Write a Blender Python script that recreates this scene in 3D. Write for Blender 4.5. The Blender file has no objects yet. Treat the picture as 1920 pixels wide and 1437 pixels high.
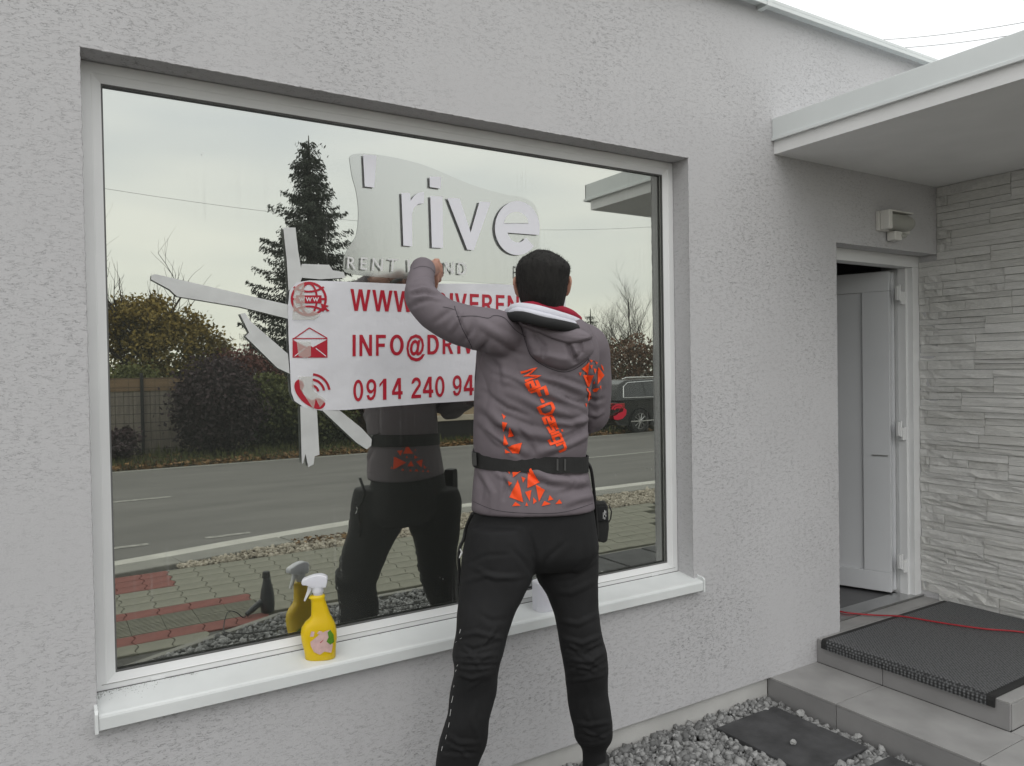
import bpy, bmesh, math, random
import numpy as np
from mathutils import Vector, Matrix
from mathutils.bvhtree import BVHTree
from mathutils.geometry import tessellate_polygon
random.seed(7); RNG = np.random.default_rng(7)
SC = bpy.context.scene
COL = SC.collection
# ------------------------------------------------------------------ camera, sky, sun, exposure
YAW, PITCH, ROLL, FPX = 0.55641, -0.01634, -0.01686, 1428.1
CAM = Vector((0.0, -2.40, 1.58))
cy, sy, cp, sp = math.cos(YAW), math.sin(YAW), math.cos(PITCH), math.sin(PITCH)
FW = Vector((sy*cp, cy*cp, sp)); RT0 = Vector((cy, -sy, 0)); UP0 = RT0.cross(FW)
RT = RT0*math.cos(ROLL) + UP0*math.sin(ROLL); UP = UP0*math.cos(ROLL) - RT0*math.sin(ROLL)
cd = bpy.data.cameras.new('camera'); cam = bpy.data.objects.new('camera', cd); COL.objects.link(cam)
cd.sensor_width = 36; cd.lens = 36*FPX/1920; cd.clip_start = 0.05; cd.clip_end = 600
cam.matrix_world = Matrix(((RT.x, UP.x, -FW.x, CAM.x), (RT.y, UP.y, -FW.y, CAM.y), (RT.z, UP.z, -FW.z, CAM.z), (0, 0, 0, 1)))
SC.camera = cam
SC.view_settings.view_transform = 'Standard'; SC.view_settings.look = 'None'
SC.view_settings.exposure = 0.10; SC.view_settings.gamma = 1.0; SC.view_settings.use_curve_mapping = False
W = bpy.data.worlds.new('World'); SC.world = W; W.use_nodes = True
nt = W.node_tree; nt.nodes.clear()
def N(t, typ, **kw):
    n = t.nodes.new(typ)
    for k, v in kw.items(): setattr(n, k, v)
    return n
out = N(nt, 'ShaderNodeOutputWorld'); bg = N(nt, 'ShaderNodeBackground'); bg.inputs[1].default_value = 0.12
sky = N(nt, 'ShaderNodeTexSky'); sky.sky_type = 'NISHITA'; sky.sun_disc = False
SUN_EL, SUN_AZ = math.radians(48), math.radians(200)
sky.sun_elevation = SUN_EL; sky.sun_rotation = SUN_AZ
tc = N(nt, 'ShaderNodeTexCoord'); mp = N(nt, 'ShaderNodeMapping'); mp.inputs['Scale'].default_value = (1.3, 1.3, 5.5)
nz = N(nt, 'ShaderNodeTexNoise'); nz.inputs['Scale'].default_value = 1.7; nz.inputs['Detail'].default_value = 3.0; nz.inputs['Roughness'].default_value = .45
rp = N(nt, 'ShaderNodeValToRGB')
rp.color_ramp.elements[0].position = .36; rp.color_ramp.elements[0].color = (7.9, 8.15, 8.3, 1)
rp.color_ramp.elements[1].position = .64; rp.color_ramp.elements[1].color = (9.9, 9.85, 9.5, 1)
sx = N(nt, 'ShaderNodeSeparateXYZ'); mr = N(nt, 'ShaderNodeMapRange')
mr.inputs[1].default_value = 0.0; mr.inputs[2].default_value = 0.30; mr.inputs[3].default_value = 0.85; mr.inputs[4].default_value = 0.0
warm = N(nt, 'ShaderNodeMixRGB', blend_type='MULTIPLY'); warm.inputs[2].default_value = (1.0, .99, .87, 1)
mix = N(nt, 'ShaderNodeMixRGB'); mix.inputs[0].default_value = .93
L = nt.links.new
L(tc.outputs['Generated'], mp.inputs[0]); L(mp.outputs[0], nz.inputs[0]); L(nz.outputs[0], rp.inputs[0])
L(tc.outputs['Generated'], sx.inputs[0]); L(sx.outputs[2], mr.inputs[0]); L(mr.outputs[0], warm.inputs[0]); L(rp.outputs[0], warm.inputs[1])
zen = N(nt, 'ShaderNodeMapRange'); zen.inputs[1].default_value = .24; zen.inputs[2].default_value = .75; zen.inputs[3].default_value = 1.04; zen.inputs[4].default_value = 1.24
zm = N(nt, 'ShaderNodeVectorMath', operation='SCALE'); L(sx.outputs[2], zen.inputs[0]); L(zen.outputs[0], zm.inputs['Scale'])
L(sky.outputs[0], mix.inputs[1]); L(warm.outputs[0], zm.inputs[0]); L(zm.outputs[0], mix.inputs[2]); L(mix.outputs[0], bg.inputs[0]); L(bg.outputs[0], out.inputs[0])
sd = bpy.data.lights.new('sun', 'SUN'); sd.energy = 0.5; sd.angle = math.radians(50); sd.color = (1, .97, .92)
so = bpy.data.objects.new('sun', sd); COL.objects.link(so)
sdir = Vector((math.sin(SUN_AZ)*math.cos(SUN_EL), math.cos(SUN_AZ)*math.cos(SUN_EL), math.sin(SUN_EL)))
so.rotation_euler = sdir.to_track_quat('Z', 'Y').to_euler(); so.location = (0, -8, 12)

# ------------------------------------------------------------------ measuring helpers (photo ray to a real plane)
GL = 0.12          # plane of the reflecting coat of the window glass
def ray(px, py): return FW + RT*((px-960)/FPX) - UP*((py-718.5)/FPX)
def onY(px, py, Y):
    d = ray(px, py); return CAM + d*((Y-CAM.y)/d.y)
def proj(v):
    q = Vector(v)-CAM; z = q.dot(FW); return (960+FPX*q.dot(RT)/z, 718.5-FPX*q.dot(UP)/z)

# ------------------------------------------------------------------ object helpers
def tag(o, label=None, cat=None, group=None, kind=None):
    if label: o['label'] = label
    if cat: o['category'] = cat
    if group: o['group'] = group
    if kind: o['kind'] = kind
    return o
def parent(c, p):
    c.parent = p; c.matrix_parent_inverse = Matrix.Translation(p_world(p)).inverted()
    return c
def p_world(p):
    v = Vector(p.location)
    if p.parent is not None: v = v  # children keep world-offset origins, see obj()
    return v
def empty(name, loc, label=None, cat=None, group=None):
    o = bpy.data.objects.new(name, None); COL.objects.link(o); o.location = loc; o.empty_display_size = .1
    return tag(o, label, cat, group)
def mesh_from(name, v, f, mat=None, smooth=False):
    me = bpy.data.meshes.new(name)
    if isinstance(v, np.ndarray) and isinstance(f, np.ndarray):
        n, k = f.shape
        me.vertices.add(len(v)); me.vertices.foreach_set('co', v.astype(np.float32).ravel())
        me.loops.add(n*k); me.loops.foreach_set('vertex_index', f.astype(np.int32).ravel())
        me.polygons.add(n); me.polygons.foreach_set('loop_start', np.arange(0, n*k, k, dtype=np.int32))
        me.polygons.foreach_set('loop_total', np.full(n, k, dtype=np.int32)); me.update(calc_edges=True)
    else:
        me.from_pydata([tuple(p) for p in v], [], [tuple(q) for q in f]); me.update()
    if mat: me.materials.append(mat)
    if smooth: me.polygons.foreach_set('use_smooth', [True]*len(me.polygons))
    return me
WORLD = {}
def obj(name, v, f, mat, par=None, smooth=False, bevel=0, origin=None):
    """world-space verts; the object's origin is put at the base of its own bounds"""
    a = np.array([tuple(p) for p in v], dtype=float) if not isinstance(v, np.ndarray) else v
    if origin is None:
        mn, mx = a.min(0), a.max(0); origin = np.array([(mn[0]+mx[0])/2, (mn[1]+mx[1])/2, mn[2]])
    origin = np.array(origin, float)
    a2 = a-origin
    me = mesh_from(name, a2 if isinstance(f, np.ndarray) else a2.tolist(), f, mat, smooth)
    o = bpy.data.objects.new(name, me); COL.objects.link(o)
    if par is not None:
        o.parent = par; o.location = Vector(origin)-Vector(WORLD.get(par, par.location))
    else: o.location = origin
    WORLD[o] = Vector(origin)
    if bevel:
        m = o.modifiers.new('bevel', 'BEVEL'); m.width = bevel; m.segments = 2; m.limit_method = 'ANGLE'; m.harden_normals = False
    return o
class MB:
    def __init__(s): s.v = []; s.f = []
    def add(s, v, f):
        k = len(s.v); s.v += [tuple(p) for p in v]; s.f += [tuple(i+k for i in q) for q in f]; return s
    def box(s, x0, x1, y0, y1, z0, z1):
        return s.add([(x0,y0,z0),(x1,y0,z0),(x1,y1,z0),(x0,y1,z0),(x0,y0,z1),(x1,y0,z1),(x1,y1,z1),(x0,y1,z1)],
              [(0,3,2,1),(4,5,6,7),(0,1,5,4),(1,2,6,5),(2,3,7,6),(3,0,4,7)])
    def build(s, name, mat, par=None, **k): return obj(name, s.v, s.f, mat, par, **k)
def box(name, b, mat, par=None, bevel=0): return MB().box(*b).build(name, mat, par, bevel=bevel)
def tube(path, rad, seg=10, cap=True, flat=1.0, up=(0,0,1)):
    P = [Vector(p) for p in path]; n = len(P)
    if not hasattr(rad, '__len__'): rad = [rad]*n
    v = []; f = []; prev = None
    for i, p in enumerate(P):
        t = (P[min(i+1, n-1)]-P[max(i-1, 0)]).normalized()
        if prev is None:
            u = Vector(up) if abs(t.dot(Vector(up))) < .95 else Vector((1, 0, 0))
        else: u = prev
        u = (u-t*u.dot(t)).normalized(); w = t.cross(u); prev = u
        for k in range(seg):
            a = 2*math.pi*k/seg; v.append(p+u*(rad[i]*flat*math.cos(a))+w*(rad[i]*math.sin(a)))
    for i in range(n-1):
        for k in range(seg):
            a = i*seg+k; b = i*seg+(k+1) % seg; f.append((a, b, b+seg, a+seg))
    if cap: f.append(tuple(range(seg-1, -1, -1))); f.append(tuple((n-1)*seg+k for k in range(seg)))
    return v, f
def loft(rings, cap=True, close=False):
    s = len(rings[0]); v = [p for r in rings for p in r]; f = []; n = len(rings)
    for i in range(n-1 if not close else n):
        j = (i+1) % n
        for k in range(s):
            a = i*s+k; b = i*s+(k+1) % s; f.append((a, b, j*s+(k+1) % s, j*s+k))
    if cap and not close: f.append(tuple(range(s-1, -1, -1))); f.append(tuple((n-1)*s+k for k in range(s)))
    return v, f
def ellipsoid(c, r, seg=20, rings=12, R=None):
    v = []; rr = []
    for i in range(1, rings):
        t = math.pi*i/rings; ring = []
        for k in range(seg):
            a = 2*math.pi*k/seg
            p = Vector((r[0]*math.sin(t)*math.cos(a), r[1]*math.sin(t)*math.sin(a), -r[2]*math.cos(t)))
            if R: p = R @ p
            ring.append(Vector(c)+p)
        rr.append(ring)
    return loft(rr)
def smoothpath(P, m=6):
    P = [Vector(p) for p in P]; o = []
    for i in range(len(P)-1):
        a, b, c, d = P[max(i-1, 0)], P[i], P[i+1], P[min(i+2, len(P)-1)]
        for k in range(m):
            t = k/m; o.append(.5*((2*b)+(c-a)*t+(2*a-5*b+4*c-d)*t*t+(3*b-a-3*c+d)*t**3))
    o.append(P[-1]); return o

# ------------------------------------------------------------------ materials
def mat(name, col, rough=.7, var=.12, vscale=8, bump=0, bscale=60, metal=0, spec=.4, stretch=(1,1,1), bdist=.002, col2=None, detail=4):
    m = bpy.data.materials.new(name); m.use_nodes = True; t = m.node_tree; b = t.nodes['Principled BSDF']
    b.inputs['Roughness'].default_value = rough; b.inputs['Metallic'].default_value = metal
    b.inputs['Specular IOR Level'].default_value = spec
    tcn = N(t, 'ShaderNodeTexCoord'); mpn = N(t, 'ShaderNodeMapping'); mpn.inputs['Scale'].default_value = stretch
    t.links.new(tcn.outputs['Object'], mpn.inputs[0])
    n = N(t, 'ShaderNodeTexNoise'); n.inputs['Scale'].default_value = vscale; n.inputs['Detail'].default_value = detail
    t.links.new(mpn.outputs[0], n.inputs[0])
    r = N(t, 'ShaderNodeValToRGB'); r.color_ramp.elements[0].position = .3; r.color_ramp.elements[1].position = .7
    c1 = [max(0, c*(1-var)) for c in col]; c2 = list(col2) if col2 else [min(1, c*(1+var)) for c in col]
    r.color_ramp.elements[0].color = c1+[1]; r.color_ramp.elements[1].color = c2+[1]
    t.links.new(n.outputs[0], r.inputs[0]); t.links.new(r.outputs[0], b.inputs['Base Color'])
    if bump:
        n2 = N(t, 'ShaderNodeTexNoise'); n2.inputs['Scale'].default_value = bscale; n2.inputs['Detail'].default_value = 5
        t.links.new(mpn.outputs[0], n2.inputs[0])
        bp = N(t, 'ShaderNodeBump'); bp.inputs['Strength'].default_value = bump; bp.inputs['Distance'].default_value = bdist
        t.links.new(n2.outputs[0], bp.inputs['Height']); t.links.new(bp.outputs[0], b.inputs['Normal'])
    return m
def stucco_mat(name, base, axis=0):
    """scraped render: little scratches, mostly level, their groove shade painted dark, over a fine grain"""
    m = bpy.data.materials.new(name); m.use_nodes = True; t = m.node_tree; b = t.nodes['Principled BSDF']
    b.inputs['Roughness'].default_value = .92; b.inputs['Specular IOR Level'].default_value = .2
    g = N(t, 'ShaderNodeNewGeometry'); lk = t.links.new
    def noise(sc, scale, det, rough=.5, dist=0):
        mpn = N(t, 'ShaderNodeMapping'); mpn.inputs['Scale'].default_value = sc; lk(g.outputs['Position'], mpn.inputs[0])
        n = N(t, 'ShaderNodeTexNoise'); n.inputs['Scale'].default_value = scale; n.inputs['Detail'].default_value = det
        n.inputs['Roughness'].default_value = rough; n.inputs['Distortion'].default_value = dist; lk(mpn.outputs[0], n.inputs[0]); return n.outputs[0]
    def math_(op, a, bb=None, clamp=False):
        n = N(t, 'ShaderNodeMath', operation=op); n.use_clamp = clamp
        for i, x in enumerate((a, bb)):
            if x is None: continue
            if isinstance(x, (int, float)): n.inputs[i].default_value = x
            else: lk(x, n.inputs[i])
        return n.outputs[0]
    h1 = noise((1, 1, 4.2), 25, 2.8, .55, .35)
    line = math_('ABSOLUTE', math_('SUBTRACT', h1, .5))
    line = math_('SUBTRACT', 1.0, math_('MULTIPLY', line, 62.0), True)      # thin ridge along the level set
    line2 = math_('ABSOLUTE', math_('SUBTRACT', noise((1, 1, 4.0), 42, 2.4, .5, .3), .48))
    line2 = math_('SUBTRACT', 1.0, math_('MULTIPLY', line2, 40.0), True)
    m1 = math_('MULTIPLY', math_('SUBTRACT', noise((1, 1, 2.2), 34, 2), .46), 12.0, True)
    m2 = math_('MULTIPLY', math_('SUBTRACT', noise((1, 1, 2.0), 46, 2), .48), 10.0, True)
    big = math_('MULTIPLY', math_('SUBTRACT', noise((1, 1, 1), 1.3, 3), .38), 3.4, True)
    ln = math_('MULTIPLY', math_('MAXIMUM', math_('MULTIPLY', line, m1), math_('MULTIPLY', line2, m2)), math_('ADD', math_('MULTIPLY', big, .8), .2), True)
    grain = noise((1, 1, 1.3), 210, 3, .65)
    big2 = noise((1, 1, .6), 2.2, 4)
    tone = math_('ADD', math_('MULTIPLY', big2, .16), math_('ADD', math_('MULTIPLY', grain, .20), .82))
    tone = math_('MULTIPLY', tone, math_('SUBTRACT', 1.0, math_('MULTIPLY', ln, .62)))  # scratch grooves darkened: their shade is put into the colour
    cm = N(t, 'ShaderNodeMixRGB', blend_type='MULTIPLY'); cm.inputs[0].default_value = 1; cm.inputs[1].default_value = (*base, 1)
    cb = N(t, 'ShaderNodeCombineColor'); [lk(tone, cb.inputs[i]) for i in range(3)]
    lk(cb.outputs[0], cm.inputs[2]); lk(cm.outputs[0], b.inputs['Base Color'])
    hh = math_('SUBTRACT', math_('MULTIPLY', grain, .55), math_('MULTIPLY', ln, 1.2))
    bp = N(t, 'ShaderNodeBump'); bp.inputs['Strength'].default_value = .6; bp.inputs['Distance'].default_value = .0013
    lk(hh, bp.inputs['Height']); lk(bp.outputs[0], b.inputs['Normal'])
    return m
MT = {}
MT['stucco'] = stucco_mat('scraped_render', (.52, .515, .527))
MT['soffit'] = mat('smooth_render', (.74, .74, .74), .9, .05, 3, .5, 90)
MT['plinth'] = mat('plinth_render', (.50, .495, .48), .9, .10, 5, .5, 150, detail=6)
MT['flash'] = mat('painted_flashing', (.67, .70, .70), .35, .05, 2.5, 0, metal=.0, spec=.5)
MT['pvc'] = mat('white_pvc', (.74, .745, .75), .32, .03, 4, .08, 8, spec=.5)
MT['pvc_dark'] = mat('grey_gasket', (.12, .12, .12), .6)
MT['sill'] = mat('white_sill_sheet', (.70, .72, .72), .4, .05, 7, .1, 30)
MT['door'] = mat('grey_white_door', (.60, .61, .63), .4, .04, 2)
MT['metal'] = mat('brushed_steel', (.5, .5, .5), .3, .05, 20, metal=1)
MT['stone'] = mat('white_split_stone', (.76, .755, .735), .85, .09, 9, .8, 26, bdist=.010, detail=7)
MT['stone_b'] = mat('pale_split_stone', (.80, .795, .775), .85, .09, 14, .8, 34, bdist=.009, detail=7)
MT['stone_c'] = mat('grey_split_stone', (.70, .695, .67), .85, .09, 11, .8, 22, bdist=.011, detail=7)
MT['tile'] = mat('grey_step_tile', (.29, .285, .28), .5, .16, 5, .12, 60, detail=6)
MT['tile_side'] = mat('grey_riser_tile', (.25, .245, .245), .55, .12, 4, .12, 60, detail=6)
MT['grout'] = mat('dark_grout', (.10, .10, .10), .9)
MT['rubber'] = mat('black_rubber', (.018, .018, .018), .6, .2, 20)
MT['cable_red'] = mat('red_cable', (.30, .012, .02), .4, .1, 10)
MT['slab'] = mat('dark_slab', (.055, .055, .057), .75, .35, 11, .5, 90, detail=8)
MT['gravel'] = mat('grey_gravel', (.27, .27, .265), .85, .30, 30, .4, 200)
MT['gravel_beige'] = mat('beige_gravel', (.46, .42, .34), .85, .30, 30, .4, 200)
MT['bed'] = mat('stony_soil', (.08, .078, .07), .95, .4, 12)
MT['paver'] = mat('grey_green_paver', (.215, .21, .165), .85, .22, 6, .4, 140, detail=7)
MT['paver_red'] = mat('red_paver', (.20, .068, .055), .85, .2, 8, .4, 140, detail=7)
MT['asphalt'] = mat('worn_asphalt', (.155, .15, .138), .9, .16, 1.4, .8, 60, detail=12, stretch=(.35, 1.6, 1), bdist=.01)
MT['kerb'] = mat('concrete_kerb', (.24, .235, .21), .9, .12, 4, .4, 80, detail=6)
MT['gutter'] = mat('pale_gutter_concrete', (.50, .49, .44), .9, .12, 3, .3, 80, detail=6)
MT['paint'] = mat('worn_road_paint', (.19, .187, .17), .85, .12, 14, col2=(.42, .41, .37), detail=8)
MT['verge'] = mat('autumn_grass', (.045, .055, .02), .95, .6, 3, .5, 30, col2=(.10, .075, .035), detail=8)
MT['soil'] = mat('ground_soil', (.09, .08, .06), .95, .3, 2)
# ------------------------------------------------------------------ the shop building
B = empty('shop_building', (2.2, .2, 0), 'low white rendered shop building with large mirrored window and flat roof edge', 'building')
XO0, XO1, ZO0, ZO1 = .116, 2.412, .655, 2.488       # window opening
XD0, XD1, ZD1 = 3.43, 4.349, 2.20                    # doorway
WT = .34
def wall_piece(x0, x1, z0, z1, y0=0.0, y1=WT): return (x0, x1, y0, y1, z0, z1)
mbw = MB()
ZR = 3.2459
# front sheet with openings cut as a frame of butted boxes
mbw.box(*wall_piece(-6, XO0, .112, ZR)); mbw.box(*wall_piece(XO0, XO1, .112, ZO0)); mbw.box(*wall_piece(XO0, XO1, ZO1, ZR))
mbw.box(*wall_piece(XO1, XD0, .112, ZR)); mbw.box(*wall_piece(XD0, XD1, ZD1, ZR)); mbw.box(*wall_piece(XD1, 7.5, .112, ZR))
# weld shared seams so that the render runs unbroken
def welded(name, mb, m, par, rough=True):
    bm = bmesh.new(); vs = [bm.verts.new(p) for p in mb.v]
    for q in mb.f: bm.faces.new([vs[i] for i in q])
    bmesh.ops.remove_doubles(bm, verts=bm.verts, dist=1e-5)
    # drop the doubled inner faces
    seen = {}
    for fc in list(bm.faces):
        key = tuple(round(c, 3) for c in fc.calc_center_median())
        seen.setdefault(key, []).append(fc)
    kill = [fc for k in seen.values() if len(k) > 1 for fc in k]
    bmesh.ops.delete(bm, geom=kill, context='FACES')
    v = [tuple(q.co) for q in bm.verts]; f = [tuple(q.index for q in fc.verts) for fc in bm.faces]
    bm.verts.index_update(); f = [tuple(q.index for q in fc.verts) for fc in bm.faces]; bm.free()
    return obj(name, v, f, m, par)
wall = welded('wall', mbw, MT['stucco'], B)
# ragged grain of render along the opening's edges: a thin crumbly bead
def bead(name, a, b, par, n=150, r=.0028, off=(0, 0, 0)):
    a, b = Vector(a), Vector(b); mb = MB(); rnd = random.Random(hash(name) & 255)
    t = (b-a).normalized(); path = []; rad = []
    for i in range(n+1):
        q = a.lerp(b, i/n); path.append(q+Vector((rnd.uniform(-1, 1), rnd.uniform(-1, 1)*.4, rnd.uniform(-1, 1)))*.0011+Vector(off)); rad.append(r*rnd.uniform(.55, 1.25))
    v, f = tube(path, rad, 6); mb.add(v, f); return mb
bd = MB()
for a_, b_, n_ in (((XO0, .002, ZO1), (XO1, .002, ZO1), 260), ((XO0, .002, .67), (XO0, .002, ZO1), 170), ((XO1, .002, .69), (XO1, .002, ZO1), 170),
               ((XD0, .002, .24), (XD0, .002, ZD1), 200), ((XD0, .002, ZD1), (XD1-.01, .002, ZD1), 90)):
    q = bead('b%d' % n_, a_, b_, B, n_); bd.add(q.v, q.f)
bd.build('corner_grain', MT['stucco'], B, smooth=True)
MB().box(-6, 2.904, .022, .30, -.25, .1115).build('plinth', MT['plinth'], B)
MB().box(4.36, 7.5, .022, .30, -.25, .1115).build('plinth', MT['plinth'], B)
# roof edge: flashing standing out over the wall head
fl = MB(); fl.box(-6, 7.5, -.058, .36, 3.246, 3.262); fl.box(-6, 7.5, -.058, -.054, 3.228, 3.2459)
rf = fl.build('roof_flashing', MT['flash'], B, bevel=.003)
for xs in (2.86, 4.9): box('flashing_joint', (xs, xs+.03, -.061, .1, 3.226, 3.2665), MT['flash'], rf)
MB().box(-6, 7.5, .341, 6.0, 3.15, 3.23).build('roof', MT['plinth'], B)
box('side_wall', (-6.3, -6.001, 0, 6, -.2, 3.2), MT['stucco'], B); box('side_wall', (7.501, 7.8, 0, 6, -.2, 3.2), MT['stucco'], B)
box('back_wall', (-6.3, 7.8, 6.001, 6.3, -.2, 3.2), MT['stucco'], B)
# window: frame profile lofted as four mitred members
win = empty('window', (1.26, .1, ZO0), None); win.parent = B; win.location = Vector((1.26, .1, ZO0))-B.location; WORLD[win] = Vector((1.26, .1, ZO0))
def frame_ring(x0, x1, z0, z1, prof):
    """prof: list of (inset, y) going round the section; returns a mitred rectangular frame"""
    rings = []
    for cx, cz, sx_, sz_ in ((x0, z0, 1, 1), (x1, z0, -1, 1), (x1, z1, -1, -1), (x0, z1, 1, -1)):
        rings.append([(cx+sx_*i, y, cz+sz_*i) for i, y in prof])
    return loft(rings, close=True)
v, f = frame_ring(XO0+.001, XO1-.001, ZO0+.004, ZO1-.001, [(0, .17), (0, .098), (.004, .095), (.030, .095), (.034, .098), (.046, .102), (.056, .1045), (.0575, .112), (.0575, .17)])
obj('frame', v, f, MT['pvc'], win)
gx0, gx1, gz0, gz1 = XO0+.0585, XO1-.0585, ZO0+.063, ZO1-.0585
v, f = frame_ring(gx0-.003, gx1+.003, gz0-.003, gz1+.003, [(0, .1055), (.0055, .1050), (.0065, .110), (.004, .116), (0, .116)])
obj('gasket', v, f, MT['pvc_dark'], win, smooth=True)
for xc in (.285, 2.27):
    MB().box(xc-.02, xc+.02, .0925, .0952, gz0-.047, gz0-.034).build('drain_cap', MT['pvc'], win, bevel=.001)
# glass: mirrored inner pane, clear outer pane 13 mm in front of its coat
def glass_mat():
    m = bpy.data.materials.new('mirror_coated_glass'); m.use_nodes = True; t = m.node_tree; t.nodes.clear(); lk = t.links.new
    o = N(t, 'ShaderNodeOutputMaterial'); gl = N(t, 'ShaderNodeBsdfGlossy'); gl.inputs['Roughness'].default_value = 0.0
    gl.inputs['Color'].default_value = (.575, .585, .555, 1)
    df = N(t, 'ShaderNodeBsdfDiffuse'); df.inputs[0].default_value = (.02, .022, .02, 1)
    ad = N(t, 'ShaderNodeAddShader'); lk(gl.outputs[0], ad.inputs[0]); lk(df.outputs[0], ad.inputs[1]); lk(ad.outputs[0], o.inputs[0])
    g = N(t, 'ShaderNodeNewGeometry'); n = N(t, 'ShaderNodeTexNoise'); n.inputs['Scale'].default_value = 1.6; n.inputs['Detail'].default_value = 1
    bp = N(t, 'ShaderNodeBump'); bp.inputs['Strength'].default_value = .25; bp.inputs['Distance'].default_value = .0010
    lk(g.outputs['Position'], n.inputs[0]); lk(n.outputs[0], bp.inputs['Height']); lk(bp.outputs[0], gl.inputs['Normal'])
    return m
def clear_mat(name='clear_outer_glass', gloss=.05, dust=.012):
    m = bpy.data.materials.new(name); m.use_nodes = True; t = m.node_tree; t.nodes.clear(); lk = t.links.new
    o = N(t, 'ShaderNodeOutputMaterial'); tr = N(t, 'ShaderNodeBsdfTransparent'); tr.inputs[0].default_value = (.985, .99, .985, 1)
    gl = N(t, 'ShaderNodeBsdfGlossy'); gl.inputs['Roughness'].default_value = .0
    df = N(t, 'ShaderNodeBsdfDiffuse'); df.inputs[0].default_value = (.8, .8, .78, 1)
    lw = N(t, 'ShaderNodeFresnel'); lw.inputs[0].default_value = 1.35
    m1 = N(t, 'ShaderNodeMixShader'); lk(lw.outputs[0], m1.inputs[0]); lk(tr.outputs[0], m1.inputs[1]); lk(gl.outputs[0], m1.inputs[2])
    # specks of dirt and wipe marks
    g = N(t, 'ShaderNodeNewGeometry'); vo = N(t, 'ShaderNodeTexVoronoi'); vo.inputs['Scale'].default_value = 9
    mpn = N(t, 'ShaderNodeMapping'); mpn.inputs['Rotation'].default_value = (0, .9, 0); mpn.inputs['Scale'].default_value = (2.6, .01, .8)
    lk(g.outputs['Position'], mpn.inputs[0]); lk(mpn.outputs[0], vo.inputs[0])
    lt = N(t, 'ShaderNodeMath', operation='LESS_THAN'); lt.inputs[1].default_value = .028; lk(vo.outputs[0], lt.inputs[0])
    nn = N(t, 'ShaderNodeTexNoise'); nn.inputs['Scale'].default_value = 3; lk(g.outputs['Position'], nn.inputs[0])
    gt = N(t, 'ShaderNodeMath', operation='GREATER_THAN'); gt.inputs[1].default_value = .52; lk(nn.outputs[0], gt.inputs[0])
    mu = N(t, 'ShaderNodeMath', operation='MULTIPLY'); lk(lt.outputs[0], mu.inputs[0]); lk(gt.outputs[0], mu.inputs[1])
    mu2 = N(t, 'ShaderNodeMath', operation='MULTIPLY'); mu2.inputs[1].default_value = .35; lk(mu.outputs[0], mu2.inputs[0])
    ad = N(t, 'ShaderNodeMath', operation='ADD'); ad.inputs[1].default_value = dust; lk(mu2.outputs[0], ad.inputs[0])
    mq = N(t, 'ShaderNodeMapping'); mq.inputs['Scale'].default_value = (85, 1, 2.2); lk(g.outputs['Position'], mq.inputs[0])
    n3 = N(t, 'ShaderNodeTexNoise'); n3.inputs['Scale'].default_value = 1; n3.inputs['Detail'].default_value = 3; lk(mq.outputs[0], n3.inputs[0])
    n4 = N(t, 'ShaderNodeTexNoise'); n4.inputs['Scale'].default_value = 2.6; n4.inputs['Detail'].default_value = 2; lk(g.outputs['Position'], n4.inputs[0])
    r3 = N(t, 'ShaderNodeMapRange'); r3.inputs[1].default_value = .56; r3.inputs[2].default_value = .72; lk(n3.outputs[0], r3.inputs[0])
    r4 = N(t, 'ShaderNodeMapRange'); r4.inputs[1].default_value = .54; r4.inputs[2].default_value = .68; r4.inputs[4].default_value = .12; lk(n4.outputs[0], r4.inputs[0])
    m5 = N(t, 'ShaderNodeMath', operation='MULTIPLY'); lk(r3.outputs[0], m5.inputs[0]); lk(r4.outputs[0], m5.inputs[1])
    a5 = N(t, 'ShaderNodeMath', operation='ADD'); lk(ad.outputs[0], a5.inputs[0]); lk(m5.outputs[0], a5.inputs[1]); ad = a5
    m2 = N(t, 'ShaderNodeMixShader'); lk(ad.outputs[0], m2.inputs[0]); lk(m1.outputs[0], m2.inputs[1]); lk(df.outputs[0], m2.inputs[2]); lk(m2.outputs[0], o.inputs[0])
    return m
MT['mirror'] = glass_mat(); MT['clear'] = clear_mat()
obj('mirror_pane', [(gx0-.01, GL, gz0-.01), (gx1+.01, GL, gz0-.01), (gx1+.01, GL, gz1+.01), (gx0-.01, GL, gz1+.01)], [(0, 1, 2, 3)], MT['mirror'], win)
MB().box(gx0-.01, gx1+.01, GL+.004, GL+.008, gz0-.01, gz1+.01).build('backing', MT['pvc_dark'], win)
YO = GL-.0125
obj('outer_pane', [(gx0-.001, YO, gz0-.001), (gx1+.001, YO, gz0-.001), (gx1+.001, YO, gz1+.001), (gx0-.001, YO, gz1+.001)], [(0, 1, 2, 3)], MT['clear'], win)
# sill: folded sheet with end caps
def sill():
    prof = [(.094, .668), (.094, .6715), (-.030, .6545), (-.036, .651), (-.038, .645), (-.038, .613), (-.030, .613), (-.030, .640), (.094, .655)]
    rings = [[(x, y, z) for y, z in prof] for x in (XO0+.004, XO1+.016)]
    v, f = loft(rings); return obj('sill', v, f, MT['sill'], win)
sl = sill()
box('joint_seal', (XO0+.003, XO1-.003, .0925, .0945, .6705, .6735), MT['pvc_dark'], win)
box('joint_seal', (XO0+.02, XO1-.02, .093, .0948, .6890, .6905), mat('thin_grey_seam', (.30, .30, .29), .6), win)
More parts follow.
